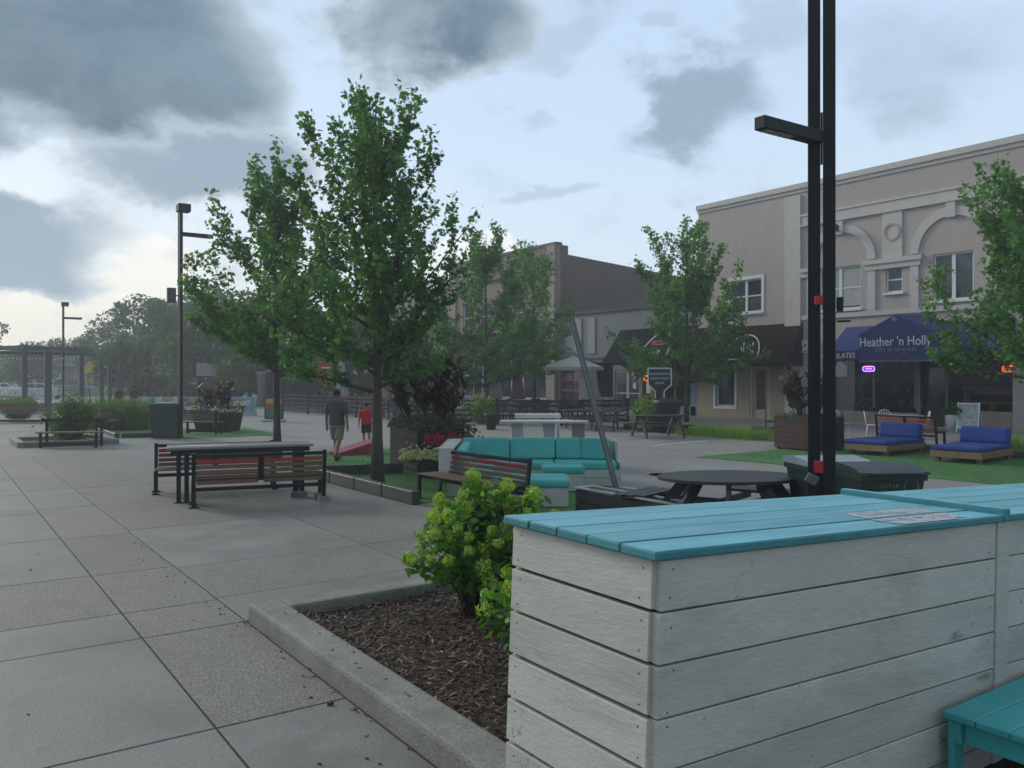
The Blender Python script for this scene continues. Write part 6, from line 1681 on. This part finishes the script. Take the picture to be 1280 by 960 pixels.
# ================================================================ parked cars
tyre = M('tyre', (.012, .012, .012), .8); rim = M('rim', (.3, .3, .31), .35, metal=.6)
cglass = MGLASS('car_glass', (.02, .024, .028))
lampw = M('lamp_clear', (.5, .5, .5), .2); lampr = M('lamp_red', (.3, .02, .02), .3)
def car(label, px, d, rz, col, kind='sedan'):
    p = P(px, d); t = thing('parked_car', label, 'car', p, rz, 'parked cars beyond the cross street')
    cp = M('paint_' + label[:12].replace(' ', '_'), col, .25, .03, 1, metal=.2, coat=.6)
    L = 4.6; hz = 1.45 if kind == 'sedan' else 1.8
    low = [(-2.3, .35), (-2.25, .75), (-2.1, .93), (-1.2, .98), (1.5, 1.0), (2.15, .98), (2.28, .8), (2.3, .4), (2.1, .25), (-2.1, .25)]
    if kind != 'sedan': low = [(x, z * 1.12 if z > .5 else z) for x, z in low]
    m = MB(); n = len(low); vs = []
    for y, s in ((-.92, .93), (-.86, 1.0), (.86, 1.0), (.92, .93)): vs += [(x * (.985 if s < 1 else 1), y, .25 + (z - .25) * s) for x, z in low]
    fs = [tuple(reversed(range(n))), tuple(range(3 * n, 4 * n))] + [(j * n + i, j * n + (i + 1) % n, (j + 1) * n + (i + 1) % n, (j + 1) * n + i) for j in range(3) for i in range(n)]
    m.add(vs, fs); zb = low[4][1] - .02
    if kind == 'sedan': roof = [(-1.15, zb), (-.45, hz), (.75, hz), (1.6, zb)]
    else: roof = [(-1.1, zb), (-.6, hz), (1.85, hz), (2.2, zb)]
    k = len(roof); vs = []
    for y, tz in ((-.84, 0), (.84, 0)): vs += [(x, y * (.80 if z > zb + .1 else 1), z) for x, z in roof]
    m.add(vs, [tuple(reversed(range(k))), tuple(range(k, 2 * k))] + [(i, (i + 1) % k, k + (i + 1) % k, k + i) for i in range(k)]); m.build('body', cp, t)
    def sub(u0, u1, lo, hi, side):
        out_ = []
        for u, h in ((u0, lo), (u1, lo), (u1, hi), (u0, hi)):
            xa = roof[0][0] + (roof[1][0] - roof[0][0]) * h; xb = roof[3][0] + (roof[2][0] - roof[3][0]) * h
            out_.append((xa + (xb - xa) * u, side * (.84 + (.80 * .84 - .84) * h + .008), zb + (hz - zb) * h))
        return out_
    for s in (-1, 1):
        m = MB(); m.add(sub(.08, .48, .12, .86, s), [(0, 1, 2, 3)]); m.add(sub(.52, .92, .12, .86, s), [(0, 1, 2, 3)]); m.build('side_window', cglass, t)
    for a, b, nm in ((0, 1, 'windscreen'), (3, 2, 'rear_window')):
        xa, za_ = roof[a]; xb, zb2 = roof[b]; e = -.012 if a == 0 else .012
        q = lambda h, y: (xa + (xb - xa) * h + e, y * (1 - .2 * h) * .84, za_ + (zb2 - za_) * h + .008)
        m = MB(); m.add([q(.1, -.88), q(.1, .88), q(.9, .88), q(.9, -.88)], [(0, 1, 2, 3)]); m.build(nm, cglass, t)
    for x in (-1.42, 1.40):
        for y in (-.80, .80):
            m = MB(); m.tube([(x, y - .11, .33), (x, y + .11, .33)], .33, 18); w_ = m.build('wheel', tyre, t)
            m = MB(); s = 1 if y > 0 else -1; m.tube([(x, y + s * .1, .33), (x, y + s * .118, .33)], .21, 14); m.build('rim', rim, w_)
    for y in (-.62, .62):
        m = MB(); m.box(-2.315, -2.2, y - .2, y + .2, .66, .8, 0, .02); m.build('headlight', lampw, t); m = MB(); m.box(2.2, 2.32, y - .2, y + .2, .72, .88, 0, .02); m.build('tail_light', lampr, t)
    for y in (-1.0, 1.0): m = MB(); m.box(-.95, -.78, y - .09, y + .09, .98, 1.12, 0, .03); m.build('mirror', cp, t)
    return t
car('silver saloon parked behind the pergola', 47, 78, rad(-33), (.42, .44, .45))
car('white car at the far left edge behind the pergola', 4, 84, rad(-36), (.6, .6, .6))
car('grey hatchback between the pergola posts', 80, 92, rad(-30), (.16, .16, .17), 'suv')
car('pale grey car seen head on left of the parked van', 122, 98, rad(52), (.45, .47, .48))
car('dark car between the pale car and the grey van', 152, 94, rad(60), (.05, .055, .06))
car('mid grey tall van parked under the far trees', 181, 90, rad(-24), (.22, .215, .22), 'suv')
car('black estate car behind the lamp and barriers', 212, 80, rad(-30), (.02, .022, .025), 'suv')
car('black saloon car at the right end of the parked row', 236, 84, rad(-34), (.015, .016, .018))

# ================================================================ far trees
for i, (px, d, h, w, lm, lb, n) in enumerate((
    (168, 84, 11.4, 8.2, far_leaf, 'large hazy tree between the two left lamps, tallest of the far group', 3600),
    (135, 96, 9.4, 7.5, far_leaf, 'hazy tree just right of the far street lamp', 2000),
    (206, 78, 9.4, 7.5, far_leaf, 'dark tree behind the black parked cars', 2600),
    (262, 74, 10.0, 8.5, far_leaf, 'broad dark tree behind the blank sign board', 3000),
    (312, 68, 8.6, 7.0, far_leaf, 'dark tree behind the shorter near maple', 2400),
    (188, 70, 5.6, 4.2, far_leaf_light, 'small lighter tree behind the grey van', 1200),
    (296, 60, 4.8, 4.4, far_leaf_light, 'small light tree in front of the peach building', 1200),
    (247, 62, 7.4, 6.0, far_leaf, 'mid green tree just right of the lamp by the litter bin', 2200),
    (300, 66, 8.8, 6.5, far_leaf, 'mid green tree standing right behind the sandwich board', 2400),
    (352, 70, 8.6, 7.0, far_leaf, 'green tree rising above the dark green enclosure', 2400),
    (425, 60, 7.0, 6.0, far_leaf, 'green tree above the folded umbrellas', 2000),
    (30, 92, 5.6, 7.0, far_leaf, 'low round tree seen through the pergola', 1500),
    (72, 108, 6.8, 7.5, far_leaf, 'hazy tree between the pergola posts and the far lamp', 1500),
    (-8, 100, 8.4, 8.0, far_leaf, 'tree at the far left edge above the pergola', 1800),
    (50, 118, 6.4, 8.5, far_leaf, 'low hazy tree behind the pergola', 1600),
    (100, 122, 7.6, 6.0, far_leaf, 'spreading hazy tree right behind the far lamp', 1500),
    (78, 132, 6.6, 9.0, far_leaf, 'low tree farthest away behind the silver car', 1400),
    (228, 96, 10.5, 9.5, far_leaf, 'wide dark tree between the lamp and the sign board, behind the others', 3000),
    (150, 70, 5.2, 5.0, far_leaf, 'low tree behind the ornamental grass at left', 1500),
    (285, 88, 10.0, 9.0, far_leaf, 'wide dark tree behind the broad tree by the sign board', 3000),
    (395, 72, 8.2, 6.5, far_leaf, 'dark tree behind the tall near maple', 2200),
    (450, 66, 7.5, 6.0, far_leaf, 'dark tree behind the tall maple trunk', 2000),
    (520, 58, 6.5, 5.5, far_leaf, 'dark tree behind the purple cannas', 1800))):
    p = P(px, d); clump_tree(lb, (p.x, p.y, 0), h, w, 100 + i, lm, bark, int(n * 1.45), .40, group='trees at the far end', name='broadleaf_tree', z0=.02 if i > 3 else .10, lobes=20)
# far tree belt and lawn closing the view
r = np.random.default_rng(77); C = []
for px in np.linspace(-200, 700, 60):
    p = P(px, 150 + r.uniform(-10, 14)); k = 130; s = r.uniform(2.2, 3.8)
    C.append(np.array([p.x, p.y, 0]) + np.abs(r.normal(0, 1, (k, 3))) * np.array([s, s * .6, s * .62]) * np.where(r.random((k, 3)) < .5, -1, 1) * np.array([1, 1, 0]) + np.array([0, 0, 1]) * np.abs(r.normal(0, s * .75, (k, 1))))
stuff(leaf_mesh('tree_belt', np.concatenate(C), 1.0, OVAL, far_leaf, None, r, .3))
m = MB(); m.box(-40, 60, 96, 170, -.2, .06); struct(m.build('lawn', M('far_lawn', (.05, .08, .03), .9, .3, .2)))

# ================================================================ people
skin_m = M('skin', (.30, .17, .12), .55, .06, 6)
hair_m = M('hair_dark', (.022, .017, .014), .7, .3, 20)
def skin_body(name, verts, edges, radii, parent, mat, root=0, sub=1):
    me = bpy.data.meshes.new(name); me.from_pydata(verts, edges, [])
    o = bpy.data.objects.new(name, me); COL.objects.link(o)
    sk = o.modifiers.new('skin', 'SKIN'); 
    if not me.skin_vertices: me.skin_vertices.new()
    for i, r_ in enumerate(radii): me.skin_vertices[0].data[i].radius = (r_, r_) if isinstance(r_, (int, float)) else r_
    for i in range(len(verts)): me.skin_vertices[0].data[i].use_root = (i == root)
    sk.use_smooth_shade = True
    ss = o.modifiers.new('sub', 'SUBSURF'); ss.levels = sub; ss.render_levels = sub
    bpy.context.view_layer.update()
    me2 = bpy.data.meshes.new_from_object(o.evaluated_get(bpy.context.evaluated_depsgraph_get()))
    bpy.data.objects.remove(o); me2.name = name; me2.materials.clear(); me2.materials.append(mat)
    for p_ in me2.polygons: p_.use_smooth = True
    ob = bpy.data.objects.new(name, me2); COL.objects.link(ob); ob.parent = parent
    return ob
def person(label, loc, rz, H, shirt, shorts, shoe, step=.16, thick=1.0, arm_out=.07):
    """walks toward +y, seen from behind; left and right legs split front/back by step"""
    t = thing('person', label, 'person', loc, rz, 'people walking away')
    s = H / 1.75; V = []; E = []; R = []
    def v(x, y, z, r_, par=None):
        V.append((x * s, y * s, z * s)); R.append(r_ * s * (thick if isinstance(r_, float) else 1)); i = len(V) - 1
        if par is not None: E.append((par, i))
        return i
    pel = v(0, 0, .96, .125); sp = v(0, .0, 1.12, .125, pel); chx = v(0, .01, 1.32, .145, sp); nk0 = v(0, 0, 1.45, .07, chx); nk = v(0, .01, 1.52, .055, nk0)
    h1 = v(0, .015, 1.60, .082, nk); h2 = v(0, .02, 1.68, .088, h1); h3 = v(0, .01, 1.735, .05, h2)
    hands = []
    for sd_, sw in ((-1, .07), (1, -.05)):
        sh_ = v(sd_ * .175, 0, 1.42, .062, chx); el_b = v(sd_ * (.20 + arm_out), -.02, 1.13, .042, sh_); wr = v(sd_ * (.215 + arm_out * 1.3), sw, .89, .029, el_b)
        pm_ = v(sd_ * (.217 + arm_out * 1.3), sw + .012, .82, .033, wr)
        for k in range(4):
            f1 = v(sd_ * (.217 + arm_out * 1.3), sw - .025 + k * .021, .765, .0095, pm_); v(sd_ * (.208 + arm_out * 1.3), sw - .022 + k * .021 + .008, .71 + (.012 if k in (0, 3) else 0), .008, f1)
        th = v(sd_ * (.205 + arm_out * 1.3), sw + .048, .80, .011, pm_); v(sd_ * (.198 + arm_out * 1.3), sw + .062, .755, .009, th)
    feet = []
    for sd_, st_ in ((-1, step), (1, -step)):
        hp = v(sd_ * .095, 0, .90, .10, pel); kn = v(sd_ * .105, st_ * .55 + .03, .50, .06, hp)
        lift = .05 if st_ < 0 else 0
        ca = v(sd_ * .108, st_ * .85 - .01, .32, .056, kn); an = v(sd_ * .11, st_ * 1.15 - .02, .09 + lift, .036, ca)
        toe = v(sd_ * .118, st_ * 1.15 + .12, .035 + lift * .2, .034, an); he = v(sd_ * .11, st_ * 1.15 - .055, .04 + lift, .032, an)
        feet.append((sd_, st_, lift))
    body = skin_body('body', V, E, R, t, skin_m)
    # shirt: ring loft for the trunk plus two sleeves
    m = MB()
    def rings(levels, n=20, cy=0.0):
        vs, fs = [], []
        for (z, rx, ry, yo) in levels:
            for k in range(n):
                a = 2 * PI * k / n; w = 1 + .03 * math.sin(3 * a + z * 9); vs.append((rx * w * math.cos(a) * s * thick, (yo + ry * w * math.sin(a)) * s * thick, z * s))
        for i in range(len(levels) - 1):
            for k in range(n): fs.append((i * n + k, i * n + (k + 1) % n, (i + 1) * n + (k + 1) % n, (i + 1) * n + k))
        return vs, fs
    vs, fs = rings([(.88, .205, .15, 0), (.92, .20, .15, 0), (1.05, .185, .145, 0), (1.2, .19, .15, .0), (1.33, .215, .155, .0), (1.42, .205, .125, 0), (1.465, .13, .10, .0), (1.495, .075, .07, .005)])
    m.add(vs, fs, 0, True)
    for sd_ in (-1, 1):
        m.tube([Vector((sd_ * .13, 0, 1.42)) * s, Vector((sd_ * .20, 0, 1.38)) * s, Vector((sd_ * (.215 + arm_out * .4), -.01, 1.27)) * s, Vector((sd_ * (.215 + arm_out * .75), -.015, 1.16)) * s], [.085 * s, .085 * s, .078 * s, .074 * s], 14, cap=False)
    m.build('shirt', shirt, t)
    m = MB(); vs, fs = rings([(.80, .19, .145, 0), (.90, .19, .14, 0), (.99, .175, .13, 0)]); m.add(vs, fs, 0, True)
    for sd_, st_, lift in feet:
        m.tube([Vector((sd_ * .09, 0, .90)) * s, Vector((sd_ * .10, st_ * .2 + .01, .75)) * s, Vector((sd_ * .107, st_ * .5 + .02, .535)) * s], [.118 * s, .108 * s, .10 * s], 14, cap=False)
    m.build('shorts', shorts, t)
    for sd_, st_, lift in feet:
        m = MB(); y = st_ * 1.15
        m.ball((sd_ * .113 * s, (y + .05) * s, (.045 + lift * .5) * s), .062 * s, 12, 8, sx=.82, sy=2.25, sz=.95); m.tube([Vector((sd_ * .11, y - .03, .05 + lift)) * s, Vector((sd_ * .11, y - .025, .125 + lift)) * s], [.055 * s, .05 * s], 12)
        m.build('shoe', shoe, t)
    m = MB()
    m.ball((0, -.005 * s, 1.675 * s), .105 * s, 16, 10, sx=.93, sy=1.0, sz=.92); m.build('hair', hair_m, t)
    m = MB()
    for sd_ in (-1, 1): m.ball((sd_ * .093 * s, .02 * s, 1.635 * s), .028 * s, 8, 6, sx=.5, sy=.8)
    m.build('ears', skin_m, t)
    return t
p = P(421, 20.6)
person('man in grey t-shirt and khaki shorts walking away across the turf', (p.x, p.y, 0), -YAW + rad(-14), 1.74, M('shirt_grey', (.085, .09, .095), .85, .12, 6), M('shorts_khaki', (.21, .20, .165), .85, .1, 6), M('shoe_dark', (.03, .03, .03), .6), .23, 1.06)
p = P(458, 24.9)
person('boy in a red t-shirt and dark shorts walking away', (p.x, p.y, 0), -YAW + rad(10), 1.28, M('shirt_red', (.46, .012, .02), .8, .1, 6), M('shorts_black', (.02, .02, .022), .85), M('shoe_boy', (.12, .05, .05), .6), .06, 1.08)

# ================================================================ evening haze
hm, nt, out = new_mat('haze_air')
pv = nt.nodes.new('ShaderNodeVolumePrincipled'); pv.inputs['Color'].default_value = (.86, .92, .96, 1); pv.inputs['Density'].default_value = .0022; pv.inputs['Anisotropy'].default_value = .35
nt.links.new(pv.outputs[0], out.inputs['Volume'])
m = MB(); m.box(-155, 255, -105, 275, -1.3, 16.5)
stuff(m.build('haze', hm))
